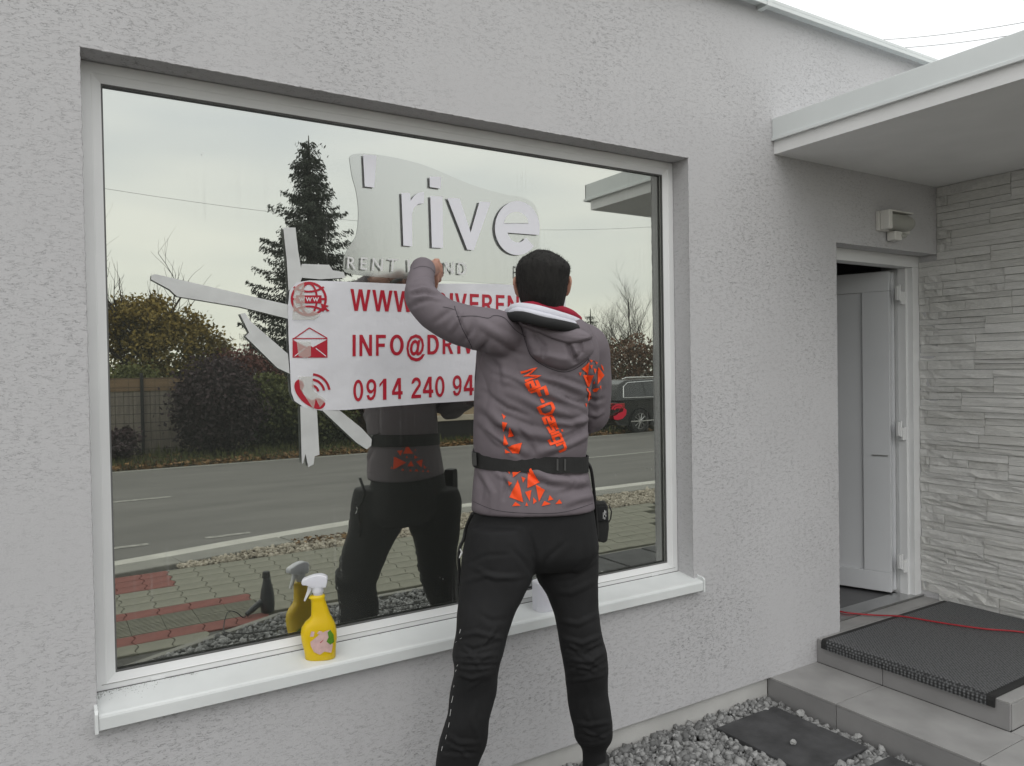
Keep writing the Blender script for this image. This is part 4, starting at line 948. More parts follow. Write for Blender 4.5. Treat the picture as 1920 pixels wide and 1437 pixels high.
lsleeve = tube(pl, rl, 20)
pr, rr_ = tpts([SHR+Vector((-.07, 0, 0)), SHR, onY(1108, 705, -.42), onY(1110, 760, -.405), ELR+Vector((0, .02, 0)), ELR.lerp(HNR, .35), ELR.lerp(HNR, .72)], [.07, .075, .066, .060, .056, .052, .046])
rsleeve = tube(pr, rr_, 20)
tv, tf = loft(torso)
V, Nn, F = fuse([(tv, tf), lsleeve, rsleeve], .0065, 14)
FO = [  # back folds sweeping from the belt and the right side
 ([(905, 760), (940, 790), (990, 812), (1040, 820)], 9, .010), ([(900, 790), (935, 825), (985, 848)], 7, .008), ([(930, 700), (985, 720), (1050, 745), (1100, 775)], 10, .009),
 ([(1000, 700), (1060, 720), (1105, 740)], 7, .008), ([(960, 735), (1010, 760), (1075, 778), (1105, 800)], 9, .009), ([(1045, 838), (1070, 824), (1104, 795)], 7, -.011), ([(1010, 850), (1060, 832), (1104, 812)], 8, .011),
 ([(1025, 790), (1070, 795), (1103, 785)], 6, .008), ([(935, 650), (950, 700), (948, 760)], 13, .007), ([(900, 690), (915, 740), (905, 800)], 10, -.006), ([(975, 855), (955, 815), (925, 800)], 6, -.009), ([(1005, 852), (985, 820), (970, 800)], 5, -.006),
 ([(890, 885), (905, 915), (900, 945)], 6, -.006), ([(930, 885), (955, 900), (975, 930)], 6, .006), ([(1000, 882), (1035, 900), (1090, 905)], 7, .008), ([(1020, 880), (1060, 890), (1108, 888)], 5, -.007), ([(1050, 925), (1085, 918), (1115, 912)], 6, -.008), ([(1060, 945), (1090, 935), (1117, 930)], 6, .006),
 ([(905, 890), (925, 925), (920, 955)], 5, .004),
 ([(915, 640), (900, 660), (893, 690)], 7, -.008), ([(900, 606), (930, 625), (965, 640)], 8, .006),
 ([(920, 700), (960, 712), (1000, 735)], 5, -.006), ([(905, 735), (950, 765), (990, 780)], 5, -.007), ([(915, 810), (950, 838), (970, 850)], 4, -.007), ([(1040, 735), (1075, 752), (1103, 758)], 4, -.006), ([(990, 700), (1040, 705), (1090, 722)], 4, -.005), ([(930, 640), (960, 660), (990, 668)], 5, -.005), ([(905, 655), (935, 690), (940, 725)], 5, -.005), ([(940, 885), (950, 910), (945, 935)], 4, -.006), ([(1060, 884), (1075, 905), (1070, 925)], 4, -.005), ([(985, 884), (1010, 905), (1050, 915)], 4, -.006),
 # sleeve wrinkles at the inner elbow and forearm
 ([(770, 540), (795, 533), (815, 540)], 3.2, -.006), ([(772, 547), (795, 541), (817, 549)], 2.6, .005), ([(772, 553), (798, 549), (822, 556)], 3, -.006), ([(775, 560), (800, 557), (828, 563)], 3, .005), ([(780, 526), (800, 523), (814, 530)], 3.2, .004),
 ([(768, 577), (785, 568), (805, 563)], 4, -.005), ([(815, 605), (835, 590), (850, 578)], 5, -.005), ([(845, 620), (858, 600), (866, 585)], 5, .005), ([(870, 640), (885, 620), (890, 600)], 5, -.005), ([(852, 575), (862, 600), (885, 650)], 2.2, -.005),
 ([(1112, 700), (1122, 730), (1118, 760)], 5, .006), ([(1100, 745), (1115, 752), (1130, 748)], 4, -.007), ([(1104, 775), (1118, 780), (1130, 772)], 4, .006), ([(1100, 690), (1106, 720), (1103, 745)], 4, -.010)]
V = folds(V, Nn, FO)
# softer irregular crumple all round, stronger on the front and the hem
am = .0022+.0015*np.clip((1.35-V[:, 2])*4, 0, 1)
V = V+Nn*(am*vnoise(V*np.array([1, 1, 1.6]), 16, 5)+.0014*vnoise(V, 42, 6)+.0007*vnoise(V, 90, 33))[:, None]
jk = obj('jacket', V, F, MT['jacket'], MAN, smooth=True, origin=tuple(man_base))
bvh_j = BVHTree.FromPolygons([Vector(p) for p in V], F)
# sharper detail: seams, and painted shade along the hood edge, as thin lines on the cloth
def seam(pts, w=1.1, m='jacket_seam_shade', off=.0006, mirror=False, name='seam'):
    pts = [(p.x, p.y) for p in smoothpath([(a, b, 0) for a, b in pts], 5)]; L2 = []; Vv = []; Ff = []
    for i, p in enumerate(pts):
        a = np.array(pts[max(i-1, 0)]); b = np.array(pts[min(i+1, len(pts)-1)]); t = (b-a)/max(1e-6, np.linalg.norm(b-a)); n = np.array([-t[1], t[0]])*w/2
        Vv += [np.array(p)+n, np.array(p)-n]
        if i: k = 2*i; Ff.append((k-2, k-1, k+1, k))
    return wrap(name, np.array(Vv), Ff, bvh_j, MT[m], jk, off, 6, mirror)
seam([(852, 574), (857, 590), (866, 615), (884, 650), (889, 672)], 1.6); seam([(856, 594), (890, 593), (915, 597), (927, 592), (946, 597), (965, 618), (985, 632)], 1.3)
seam([(830, 576), (842, 578), (854, 582)], 1.1); seam([(889, 672), (893, 690), (890, 720)], 1.1); seam([(882, 938), (930, 957), (1000, 963), (1060, 960), (1115, 943)], 1.0)
seam([(775, 505), (790, 500), (806, 503), (815, 512)], 1.0); seam([(1103, 676), (1118, 679), (1130, 690)], 1.0); seam([(1104, 672), (1098, 700), (1103, 745), (1104, 800)], 1.2)
seam([(976, 612), (985, 640), (996, 668), (1020, 686), (1045, 696), (1066, 697), (1088, 686), (1104, 672)], 1.6)  # no stitching: dark line painting the shade under the hood's lower edge
# orange print on back, hem and sleeve
TR = [[(941, 776), (948, 781), (944.5, 787)], [(942, 792), (951, 794), (943.5, 810)], [(956, 802), (964, 817), (952.5, 820.5)], [(945, 816), (952, 833), (944, 835)], [(953, 838), (978, 831), (973, 850), (961, 850)], [(947, 843), (957, 849), (948, 850)],
      [(961, 876), (968, 876), (975.5, 884), (962, 895)], [(950, 881), (957, 880), (955.5, 889)], [(990, 877), (996, 880), (1011, 904), (989.5, 914)], [(978, 894), (985, 897), (981, 905)], [(953, 902), (959.5, 906), (955.5, 911)], [(971, 901), (980.5, 941), (956, 932)],
      [(985, 923), (996, 919.5), (993, 939.5)], [(1005, 910), (1021, 919), (1010.5, 940)], [(1000, 933), (1006, 940), (1000, 945)], [(961, 949), (966.5, 941.5), (976, 948)], [(985, 948.5), (987.5, 942), (990, 948.5)], [(1016, 949), (1020.5, 939.8), (1032, 945)], [(1027.5, 939), (1030.5, 929), (1037, 936.5)], [(1041.5, 945), (1048.5, 937), (1053.5, 944)],
      [(1105, 675), (1111, 676), (1107.5, 680)], [(1115, 678), (1120, 680), (1117.5, 683.5)], [(1104, 680), (1102, 702), (1091, 691.5)], [(1106, 685), (1110.5, 684.5), (1108.5, 692.5)], [(1112, 691.5), (1118, 692), (1114.5, 701)], [(1085, 699), (1090, 698.5), (1087.5, 705)], [(1093.5, 704), (1112, 704), (1104, 724.5), (1101, 724.5)], [(1121, 688), (1132, 704), (1120, 720)],
      [(1112, 717), (1114.5, 714), (1116, 719), (1113.5, 720)], [(1111, 731), (1116, 728), (1123, 728), (1119, 734.5), (1113, 735)], [(1099, 728.5), (1102, 728.5), (1103.5, 737), (1100, 733)], [(1104, 733), (1109.5, 746), (1102, 752)], [(1096.5, 757), (1100, 756), (1098.5, 764)], [(1126, 683), (1130, 688), (1131.5, 696), (1128, 691)], [(1124, 724), (1126, 723.5), (1126, 731)]]
for p in TR: wrap('orange_triangle', *poly2([(sum(q[0] for q in p)/len(p)+(x-sum(q[0] for q in p)/len(p))*1.07, sum(q[1] for q in p)/len(p)+(y-sum(q[1] for q in p)/len(p))*1.07) for x, y in p]), bvh_j, MT['orange'], jk, .0022, 3)
STK = {'M': ([[(.06, 1), (.10, .08), (.46, .80), (.82, .08), (.88, 1)]], .95), 'a': ([[(.06, .38), (.60, .38), (.60, .95), (.06, .95), (.06, .66), (.50, .66)]], .68), 'F': ([[(.06, 1), (.06, .07), (.72, .07)], [(.16, .50), (.62, .50)]], .74),
 '-': ([[(.02, .55), (.46, .55)]], .50), 'D': ([[(.07, .48), (.07, .07), (.58, .07), (.80, .28), (.80, .72), (.58, .93), (.07, .93), (.07, .50)]], .90), 'e': ([[(.16, .67), (.60, .67), (.60, .38), (.06, .38), (.06, .95), (.58, .95)]], .68),
 's': ([[(.58, .38), (.06, .38), (.06, .66), (.58, .66), (.58, .95), (.02, .95)]], .64), 'i': ([[(.06, .36), (.06, 1)], [(.06, .06), (.06, .18)]], .14), 'g': ([[(.50, .93), (.06, .93), (.06, .38), (.60, .38), (.60, 1.28), (.10, 1.28)]], .68), 'n': ([[(.06, 1), (.06, .38), (.46, .38), (.60, .52), (.60, 1)]], .66)}
def stroke(pts, w):
    P = [np.array(p, float) for p in pts]; L2 = []; R2 = []
    for i, p in enumerate(P):
        d1 = P[i]-P[i-1] if i else P[1]-P[0]; d2 = P[i+1]-P[i] if i < len(P)-1 else d1; d1 = d1/np.linalg.norm(d1); d2 = d2/np.linalg.norm(d2)
        n1 = np.array([-d1[1], d1[0]]); n2 = np.array([-d2[1], d2[0]]); m_ = n1+n2; m_ = m_/max(.35, m_@m_)*2*.5*2 if (m_@m_) > .3 else n1
        m_ = (n1+n2)/max(.45, 1+n1@n2); L2.append(p+m_*w/2); R2.append(p-m_*w/2)
    n = len(P); return np.array(L2+R2), [(i, i+1, n+i+1, n+i) for i in range(n-1)]
xx = 0; item = []
for ch in 'MaF-Design':
    st_, adv = STK[ch]; item.append((ch, xx, st_)); xx += adv+.10
TOT = xx-.10
def onback(p):
    t = p[0]/TOT; b0, b1 = np.array([976, 698.]), np.array([1048, 848.]); up0, up1 = np.array([31, -10.]), np.array([22, -9.]); return b0+(b1-b0)*t+(up0+(up1-up0)*t)*(1-p[1])
for ch, x0_, st_ in item:
    for pl_ in st_:
        v, f = stroke([(x+x0_, y) for x, y in pl_], .205); v = np.array([onback(p) for p in v]); wrap('back_letter', v, f, bvh_j, MT['orange'], jk, .0028, 2.5)
# small triangles on the front hem, seen only in the window
ft = [((322, 380), (395, 417), (318, 460)), ((400, 308), (438, 362), (378, 363)), ((345, 297), (385, 292), (372, 325)), ((340, 345), (375, 342), (362, 375)), ((425, 405), (442, 440), (402, 440)), ((455, 412), (495, 397), (488, 447)), ((445, 373), (465, 385), (445, 395)), ((398, 375), (408, 390), (392, 388)), ((500, 432), (518, 450), (503, 455)), ((303, 455), (309, 440), (314, 455)), ((365, 465), (376, 452), (384, 467)), ((412, 470), (422, 457), (430, 470)), ((445, 470), (458, 455), (470, 472)), ((490, 473), (498, 462), (503, 474)), ((518, 474), (528, 462), (534, 476)), ((450, 335), (455, 345), (446, 342))]
for p in ft: wrap('orange_triangle', *poly2([(640+x/3.265, 740+y/3.265) for x, y in p]), bvh_j, MT['orange'], jk, .003, 5, True)
# trousers: pelvis and two legs
pel = catrings([ring(930, 893, 1106, -.365, .120), ring(965, 884, 1116, -.365, .128), ring(1000, 873, 1121, -.36, .133), ring(1035, 867, 1124, -.355, .130), ring(1062, 880, 1108, -.35, .10)], 3)
legL = catrings([ring(985, 880, 985, -0.367, .10), ring(1020, 869, 1000, -0.366, .115), ring(1075, 862, 1002, -0.371, .112), ring(1110, 860, 987, -0.376, .105), ring(1150, 857, 966, -0.383, .098), ring(1190, 854, 953, -0.389, .093), ring(1225, 847, 945, -0.394, .092), ring(1243, 851, 938, -0.395, .086), ring(1265, 850, 934, -0.383, .084), ring(1300, 843, 931, -0.367, .082), ring(1345, 837, 919, -0.364, .078), ring(1390, 823, 915, -0.340, .074), ring(1430, 817, 899, -0.321, .066), ring(1462, 818, 888, -0.316, .06), ring(1490, 826, 882, -0.313, .052), ring(1560, 826, 880, -0.311, .050)], 3)
legR = catrings([ring(985, 1005, 1117, -0.369, .10), ring(1020, 1003, 1123, -0.369, .115), ring(1075, 1003, 1122, -0.374, .112), ring(1110, 1022, 1122, -0.383, .102), ring(1150, 1038, 1123, -0.395, .092), ring(1190, 1046, 1128, -0.403, .086), ring(1225, 1051, 1138, -0.405, .085), ring(1255, 1057, 1141, -0.397, .082), ring(1290, 1062, 1141, -0.375, .080), ring(1325, 1066, 1145, -0.367, .078), ring(1358, 1074, 1149, -0.358, .073), ring(1382, 1078, 1149, -0.341, .068), ring(1398, 1088, 1141, -0.329, .052), ring(1412, 1092, 1137, -0.323, .046), ring(1445, 1092, 1136, -0.313, .044)], 3)
Vt, Nt, Ft = fuse([loft(pel), loft(legL), loft(legR)], .006, 8)
FT = [([(870, 1060), (910, 1045), (960, 1040)], 5, -.004), ([(865, 1090), (910, 1078), (970, 1083)], 7, .006), ([(1000, 1078), (985, 1050), (960, 1025)], 7, -.006), ([(1005, 1080), (1030, 1045), (1060, 1020)], 7, -.005), ([(995, 1000), (1002, 1040), (1003, 1078)], 6, -.006),
 ([(860, 1195), (895, 1188), (940, 1200)], 6, .009), ([(855, 1212), (890, 1216), (935, 1205)], 5, -.009), ([(850, 1228), (885, 1236), (930, 1225)], 6, .010), ([(853, 1246), (890, 1250), (932, 1246)], 4, -.011), ([(850, 1262), (885, 1272), (925, 1262)], 6, .008), ([(872, 1232), (905, 1215), (930, 1180)], 5, .007), ([(900, 1150), (925, 1165), (950, 1160)], 7, -.005),
 ([(880, 1295), (900, 1275), (925, 1270)], 5, .005), ([(835, 1375), (860, 1390), (900, 1390)], 7, .007), ([(825, 1405), (855, 1415), (895, 1410)], 5, -.007),
 ([(1052, 1195), (1090, 1208), (1130, 1195)], 6, .009), ([(1055, 1212), (1095, 1224), (1136, 1212)], 5, -.009), ([(1060, 1232), (1100, 1240), (1138, 1222)], 6, .009), ([(1062, 1250), (1105, 1256), (1140, 1242)], 5, -.008), ([(1065, 1275), (1100, 1270), (1138, 1262)], 6, .007), ([(1045, 1165), (1085, 1172), (1122, 1150)], 7, .006),
 ([(1070, 1350), (1105, 1362), (1145, 1350)], 6, .008), ([(1078, 1372), (1110, 1382), (1148, 1370)], 5, -.008), ([(1085, 1392), (1112, 1396), (1142, 1390)], 4, .006), ([(1040, 1110), (1075, 1110), (1118, 1085)], 8, .005)]
GAIN = .75
FT2 = []; rf2 = random.Random(12)
for pts, w, amp in FT:   # break each crease into uneven, crisper pieces
    FT2.append(([(x+rf2.uniform(-3, 3), y+rf2.uniform(-4, 4)) for x, y in pts], w*.72, amp))
FT2 += [([(850, 1200), (880, 1222), (905, 1262)], 4, .006), ([(930, 1190), (905, 1215), (880, 1225)], 3, -.006), ([(925, 1222), (895, 1242), (862, 1238)], 3.5, .006), ([(1060, 1200), (1088, 1226), (1125, 1250)], 4, .006), ([(1136, 1206), (1108, 1220), (1080, 1218)], 3, -.006), ([(1062, 1262), (1092, 1250), (1120, 1262)], 3.5, .006),
  ([(880, 1060), (930, 1085), (985, 1080)], 5, .005), ([(1120, 1050), (1070, 1080), (1020, 1085)], 5, .005), ([(900, 1310), (885, 1350), (900, 1395)], 5, .004), ([(1105, 1290), (1095, 1330), (1110, 1365)], 5, .004), ([(1085, 1362), (1105, 1376), (1135, 1384)], 3, .005), ([(835, 1395), (860, 1404), (880, 1425)], 4, .006)]
Vt = folds(Vt, Nt, FT2); Vt = Vt+Nt*(.0030*vnoise(Vt*np.array([1, 1, 1.0]), 17, 9)+.0016*vnoise(Vt, 48, 3)+.0008*vnoise(Vt, 95, 31))[:, None]
trs = obj('trousers', Vt, Ft, MT['trousers'], MAN, smooth=True, origin=tuple(man_base)); bvh_t = BVHTree.FromPolygons([Vector(p) for p in Vt], Ft)
for y0, y1, xa, xb in ((1180, 1190, 860, 858), (1196, 1200, 862, 859), (1203, 1207, 853, 850), (1246, 1252, 855, 853), (1256, 1262, 852, 850), (1285, 1291, 848, 847), (1305, 1320, 846, 843), (1330, 1345, 842, 840), (1355, 1366, 839, 837), (1378, 1388, 834, 832), (1400, 1410, 826, 824)):
    wrap('side_piping', *poly2([(xa-.4+4, y0), (xa+.4+4, y0), (xb+.4+4, y1-2), (xb-.4+4, y1-2)]), bvh_t, MT['white_mark'], trs, .001, 5)
# belt: band following the jacket at the waist
def belt_ring(v0, grow):
    return ring(v0, 889-grow, 1101+grow, -.37, .121+grow*.0012, 64)
tilt = Vector((0, 0, -.012)); 
def btilt(r):
    c = sum(r, Vector())/len(r); o = []
    for p in r: s_ = (p-c).dot(RT0)/.2; o.append(p+Vector((0, 0, -.010*s_-.006*(s_ > .6)*(s_-.6)/.4)))
    return o
b1, b2, b3, b4 = [btilt(r) for r in (belt_ring(848, .8), belt_ring(848, 3.2), belt_ring(877, 3.2), belt_ring(877, .8))]
v = [p for r in (b1, b2, b3, b4) for p in r]; n = 64; f = [(i*n+k, i*n+(k+1) % n, ((i+1) % 4)*n+(k+1) % n, ((i+1) % 4)*n+k) for i in range(4) for k in range(n)]
bl = obj('belt', v, f, MT['webbing'], MAN, smooth=False)
bvh_belt = BVHTree.FromPolygons([Vector(p) for p in v], f)
for x in (1045, 1059): wrap('buckle_bar', *poly2([(x-1.6, 848), (x+1.6, 848.5), (x+1.4, 883), (x-1.8, 882)]), bvh_belt, MT['buckle'], bl, .003, 5)
wrap('buckle_bar', *poly2([(887, 840), (895, 841), (897, 873), (889, 873)]), bvh_belt, MT['buckle'], bl, .006, 5)
# hood: lower pouch and turned-over flap, inflated over the back
def cushion(name, outline, H, w, m, par, bvh, tex=(), open_top=None):
    o = [(p.x, p.y) for p in smoothpath([(a, b, 0) for a, b in outline]+[(outline[0][0], outline[0][1], 0)], 5)][:-1]
    v, f = subdiv2(*poly2(o), 3.2); A = np.array(o); nb0 = [set() for _ in v]; ec = {}
    for q in f:
        for i in range(len(q)):
            a, b = q[i-1], q[i]; nb0[a].add(b); nb0[b].add(a); ec[(min(a, b), max(a, b))] = ec.get((min(a, b), max(a, b)), 0)+1
    fixed = {i for e_, n_ in ec.items() if n_ == 1 for i in e_}; nbl0 = [list(s_) for s_ in nb0]; free = [i for i in range(len(v)) if i not in fixed and nbl0[i]]
    for _ in range(30):
        v2_ = v.copy()
        for i in free: v2_[i] = v[nbl0[i]].mean(0)
        v = v2_
    d = np.full(len(v), 1e9)
    for i in range(len(A)):
        a, b = A[i], A[(i+1) % len(A)]
        ab = b-a; t = np.clip(((v-a)@ab)/max(1e-9, ab@ab), 0, 1); d = np.minimum(d, np.linalg.norm(v-(a+t[:, None]*ab), axis=1))
    h = H*np.sqrt(1-(1-np.clip(d/w, 0, 1))**2)
    P = []; last = Vector((1.3, -.5, 1.6)); hits = []
    for p in v:
        dr = ray(*p).normalized(); q = bvh.ray_cast(CAM, dr, 6); hits.append(None if q[0] is None else (q[0]-CAM).length)
    good = [x for x in hits if x]; hm = float(np.median(good))
    # smooth distance field so the cloth bridges dips beneath it
    hs_ = np.array([min(x, hm+.10) if x else hm+.06 for x in hits])
    bm = bmesh.new(); vs = [bm.verts.new((p[0], p[1], 0)) for p in v]; bm.verts.ensure_lookup_table()
    nb = [set() for _ in v]
    for q in f:
        for i in range(len(q)): nb[q[i]].add(q[i-1]); nb[q[i-1]].add(q[i])
    bm.free(); nbl = [list(s_) for s_ in nb]
    for _ in range(25): hs_ = np.array([.5*hs_[i]+.5*hs_[nbl[i]].mean() if nbl[i] else hs_[i] for i in range(len(v))])
    for (pts, ww, amp) in tex:
        best = np.full(len(v), 1e9)
        for i in range(len(pts)-1):
            a, b = np.array(pts[i], float), np.array(pts[i+1], float); ab = b-a; t = np.clip(((v-a)@ab)/(ab@ab), 0, 1); best = np.minimum(best, np.linalg.norm(v-(a+t[:, None]*ab), axis=1))
        h = h+amp*np.exp(-(best/ww)**2)*np.clip(d/5, 0, 1)
    for p, hh, dist in zip(v, h, hs_): P.append(CAM+ray(*p).normalized()*(dist-hh+.004))
    nf = []
    for q in f:
        n = (P[q[1]]-P[q[0]]).cross(P[q[2]]-P[q[0]]); nf.append(q if n.dot(P[q[0]]-CAM) < 0 else q[::-1])
    ob = obj(name, P, nf, m, par, smooth=True)
    return ob, P, nf
cushion('hood', [(972, 600), (1000, 610), (1050, 622), (1100, 630), (1112, 646), (1113, 660), (1102, 672), (1085, 684), (1064, 694), (1045, 693), (1020, 684), (998, 670), (988, 650), (984, 630), (978, 615)], .036, 20, MT['jacket'], jk, bvh_j,
        [([(1005, 632), (1020, 650), (1018, 668)], 5, -.007), ([(1066, 648), (1072, 665), (1078, 678)], 5, -.012), ([(1088, 645), (1090, 660), (1080, 672)], 4, -.008), ([(1076, 650), (1082, 664)], 4, .006), ([(1000, 668), (1030, 668), (1060, 674)], 7, .006), ([(990, 640), (1000, 655), (998, 668)], 5, .004)])
cushion('hood_flap', [(967, 598), (1000, 605), (1045, 613), (1085, 616), (1108, 625), (1111, 634), (1100, 642), (1080, 647), (1060, 647), (1035, 640), (1012, 629), (990, 620), (975, 612)], .045, 9, MT['jacket'], jk, bvh_j, [([(985, 610), (1030, 625), (1080, 632), (1105, 632)], 7, .005)])
# collars as rolled tubes round the neck
NC = onY(1022, 592, -.425); dN = Vector((NC.x-CAM.x, NC.y-CAM.y, 0)).normalized(); uN = Vector((dN.y, -dN.x, 0))
def collar(name, cx, cyy, xl, yl, xr, yr, b, rad, m, drop_back, flat_=1.0, seg=10, Y=-.425):
    """loop through left and right photo points; back of the loop (towards the street) dips"""
    A_, B_ = onY(xl, yl, Y+.02), onY(xr, yr, Y-.02); C_ = (A_+B_)/2; ax = (B_-A_)/2; P = []
    for k in range(33):
        t = 2*math.pi*k/32; P.append(C_+ax*math.cos(t)+dN*(b*math.sin(t))+Vector((0, 0, drop_back*(-math.sin(t)) if math.sin(t) < 0 else -.05*math.sin(t))) )
    v, f = tube(P[:-1]+[P[0]], rad, seg, cap=False, flat=flat_); return obj(name, v, f, m, MAN, smooth=True)
def collar2(name, back, rad, m, flat_=1.0, yf=-.335):
    """back: photo (px, py, world y) along the nape; the front closes round the throat"""
    P = [onY(*q) for q in back]; A_, B_ = P[0], P[-1]; mid = (A_+B_)/2
    fr_ = [B_+dN*.05, B_.lerp(A_, .25)+dN*.12+Vector((0, 0, -.02)), mid+dN*.14+Vector((0, 0, -.03)), B_.lerp(A_, .75)+dN*.12+Vector((0, 0, -.02)), A_+dN*.05]
    pp_ = smoothpath(P+fr_+[P[0]], 5); v, f = tube(pp_, rad, 12, cap=False, flat=flat_); return obj(name, v, f, m, MAN, smooth=True)
collar2('red_inner_collar', [(972, 580, -.46), (985, 577, -.49), (1010, 575, -.51), (1040, 580, -.515), (1066, 589, -.50), (1080, 599, -.47)], [.017]*1000, MT['red_cloth'])
collar2('white_hood_edge', [(957, 585, -.45), (968, 578, -.49), (990, 579, -.53), (1015, 584, -.55), (1042, 592, -.55), (1068, 600, -.535), (1088, 609, -.50), (1096, 616, -.46)], [.0155]*1000, MT['white_fleece'])
collar2('white_hood_edge', [(957, 590, -.46), (968, 584, -.505), (990, 587, -.55), (1015, 593, -.57), (1042, 600, -.57), (1068, 607, -.555), (1086, 613, -.51), (1094, 618, -.47)], [.012]*1000, MT['white_fleece'])
collar2('black_hood_lining', [(955, 595, -.46), (970, 593, -.515), (990, 597, -.565), (1015, 604, -.59), (1042, 609, -.59), (1066, 614, -.575), (1082, 618, -.53), (1090, 621, -.48)], [.0165]*1000, MT['black_cloth'])
# red inner collar wall
def wallring(z0, z1, a, b, m, name):
    R1 = []; R2 = []; c = onY(1030, 590, -.42)
    for k in range(36):
        t = 2*math.pi*k/36; p = c+uN*(a*math.cos(t))+dN*(b*math.sin(t)); tl = -.016*math.cos(t)
        R1.append(p+Vector((0, 0, z0+tl))); R2.append(p*1+Vector((0, 0, z1+tl-.002*math.sin(3*t)))-uN*(.006*math.cos(t))-dN*(.004*math.sin(t)))
    v, f = loft([R1, R2], cap=False); o = obj(name, v, f, m, MAN, smooth=True); s_ = o.modifiers.new('thickness', 'SOLIDIFY'); s_.thickness = .008; return o
# head, neck, hands and the body under the clothes: one continuous surface
HC = onY(1017, 539, -.45); hd_ = dN
def hp(u, w, z): return HC+uN*u+hd_*w+Vector((0, 0, z))
parts = []
def hring(z, a, b, w=0, n=24, jaw=0): return [hp(a*math.cos(2*math.pi*k/n), w+b*math.sin(2*math.pi*k/n)*(1-.12*abs(math.cos(2*math.pi*k/n))*0), z) for k in range(n)]
parts.append(loft(catrings([hring(-.118, .030, .030, .055), hring(-.105, .045, .060, .038), hring(-.075, .058, .082, .018), hring(-.04, .067, .092, .006), hring(0, .073, .097, 0), hring(.035, .074, .098, -.002), hring(.065, .066, .088, -.004), hring(.085, .046, .062, -.004), hring(.094, .015, .02, -.004)], 3)))
parts.append(tube([hp(0, -.012, -.02), hp(0, -.01, -.09), hp(0, -.005, -.15), hp(0, .0, -.22)], [.056, .055, .060, .085], 20))
parts.append(tube([hp(0, .088, .018), hp(0, .106, -.020), hp(0, .112, -.034), hp(0, .09, -.046)], [.008, .012, .016, .010], 10))       # nose
parts.append(tube([hp(-.028, .086, -.064), hp(0, .099, -.063), hp(.028, .086, -.064)], [.006, .009, .006], 8)); parts.append(tube([hp(-.024, .084, -.075), hp(0, .096, -.075), hp(.024, .084, -.075)], [.006, .009, .006], 8))  # lips
parts.append(ellipsoid(hp(0, .078, -.100), (.022, .022, .016), 12, 8)); parts.append(tube([hp(-.05, .074, .022), hp(-.02, .092, .026), hp(.02, .092, .026), hp(.05, .074, .022)], [.008, .010, .010, .008], 8))
for sgn in (-1, 1):  # ears
    e = [hp(sgn*.073, -.004, -.028), hp(sgn*.082, -.016, -.008), hp(sgn*.086, -.022, .016), hp(sgn*.082, -.008, .030), hp(sgn*.076, .006, .020)]
    parts.append(tube(smoothpath(e, 3), .0055, 8)); parts.append(ellipsoid(hp(sgn*.078, -.006, 0.0), (.007, .015, .026), 10, 8))
sh = lambda r, k: [sum(r, Vector())/len(r)+(p-sum(r, Vector())/len(r))*k for p in r]
parts.append(loft([sh(r, .80) for r in torso])); parts.append(loft([sh(r, .74) for r in catrings([ring(935, 893, 1106, -.365, .12), ring(1040, 867, 1124, -.355, .13), ring(1062, 880, 1108, -.35, .10)], 3)]))
parts.append(loft([sh(r, .78) for r in legL[7:]])); parts.append(loft([sh(r, .78) for r in legR[7:]]))
parts.append(tube(pl, [r*.78 for r in rl], 16)); parts.append(tube(pr, [r*.78 for r in rr_], 16))
# left hand: fist resting on the film, knuckles stacked, thumb in front
def hand_l():
    o = []
    W0 = onY(803, 505, -.10); K = [onY(819, 489, -.045), onY(824, 498, -.04), onY(825, 508.5, -.038), onY(822, 519, -.036)]
    pc = onY(812, 503, -.06); o.append(tube([W0+(W0-pc)*.5, W0, pc], [.029, .028, .027], 14)); 
    for i, k in enumerate(K):
        o.append(tube([pc, k], [.016, .0125], 10))
    for i, k in enumerate(K):
        ln_ = (1, 1.12, 1.05, .85)[i]
        d1 = (Vector((.15, .95, -.25))).normalized(); d2 = Vector((-.55, .80, -.30)).normalized(); d3 = Vector((-.95, .15, -.25)).normalized()
        p0 = k; p1 = p0+Vector((.014, .022, -.010))*ln_; p2 = p1+d2*.022*ln_; p3 = p2+d3*.018*ln_
        o.append(tube([p0, p1, p2, p3], [.0115, .0102, .0092, .0078], 9))
    t0 = pc+Vector((0, .0, -.012)); o.append(tube([t0, t0+Vector((.018, .018, -.028)), t0+Vector((.022, .036, -.048)), t0+Vector((.014, .054, -.058))], [.014, .0125, .011, .009], 10))
    return o
parts += hand_l()
def hand_r():
    o = []; d = (HNR-ELR).normalized(); pc = WRR+d*.055; up_ = Vector((0, 0, 1)); s_ = d.cross(up_).normalized(); up_ = s_.cross(d)
    o.append(tube([WRR-d*.05, WRR, pc], [.027, .026, .034], 14, flat=.75))
    for i in range(4):
        b0 = pc+up_*(.03-.02*i)+d*.01; L_ = (.9, 1, .95, .75)[i]
        o.append(tube([b0, b0+d*.03*L_-s_*.008, b0+d*.045*L_-s_*.028, b0+d*.035*L_-s_*.045], [.0105, .0095, .009, .0075], 9))
    o.append(tube([pc-d*.02+up_*.02, pc+up_*.035-s_*.025, pc+d*.03+up_*.025-s_*.04], [.013, .011, .009], 9)); return o
parts += hand_r()
Vb, Nb, Fb = fuse(parts, .0038, 3, .4)
obj('body', Vb, Fb, MT['skin'], MAN, smooth=True, origin=tuple(man_base))
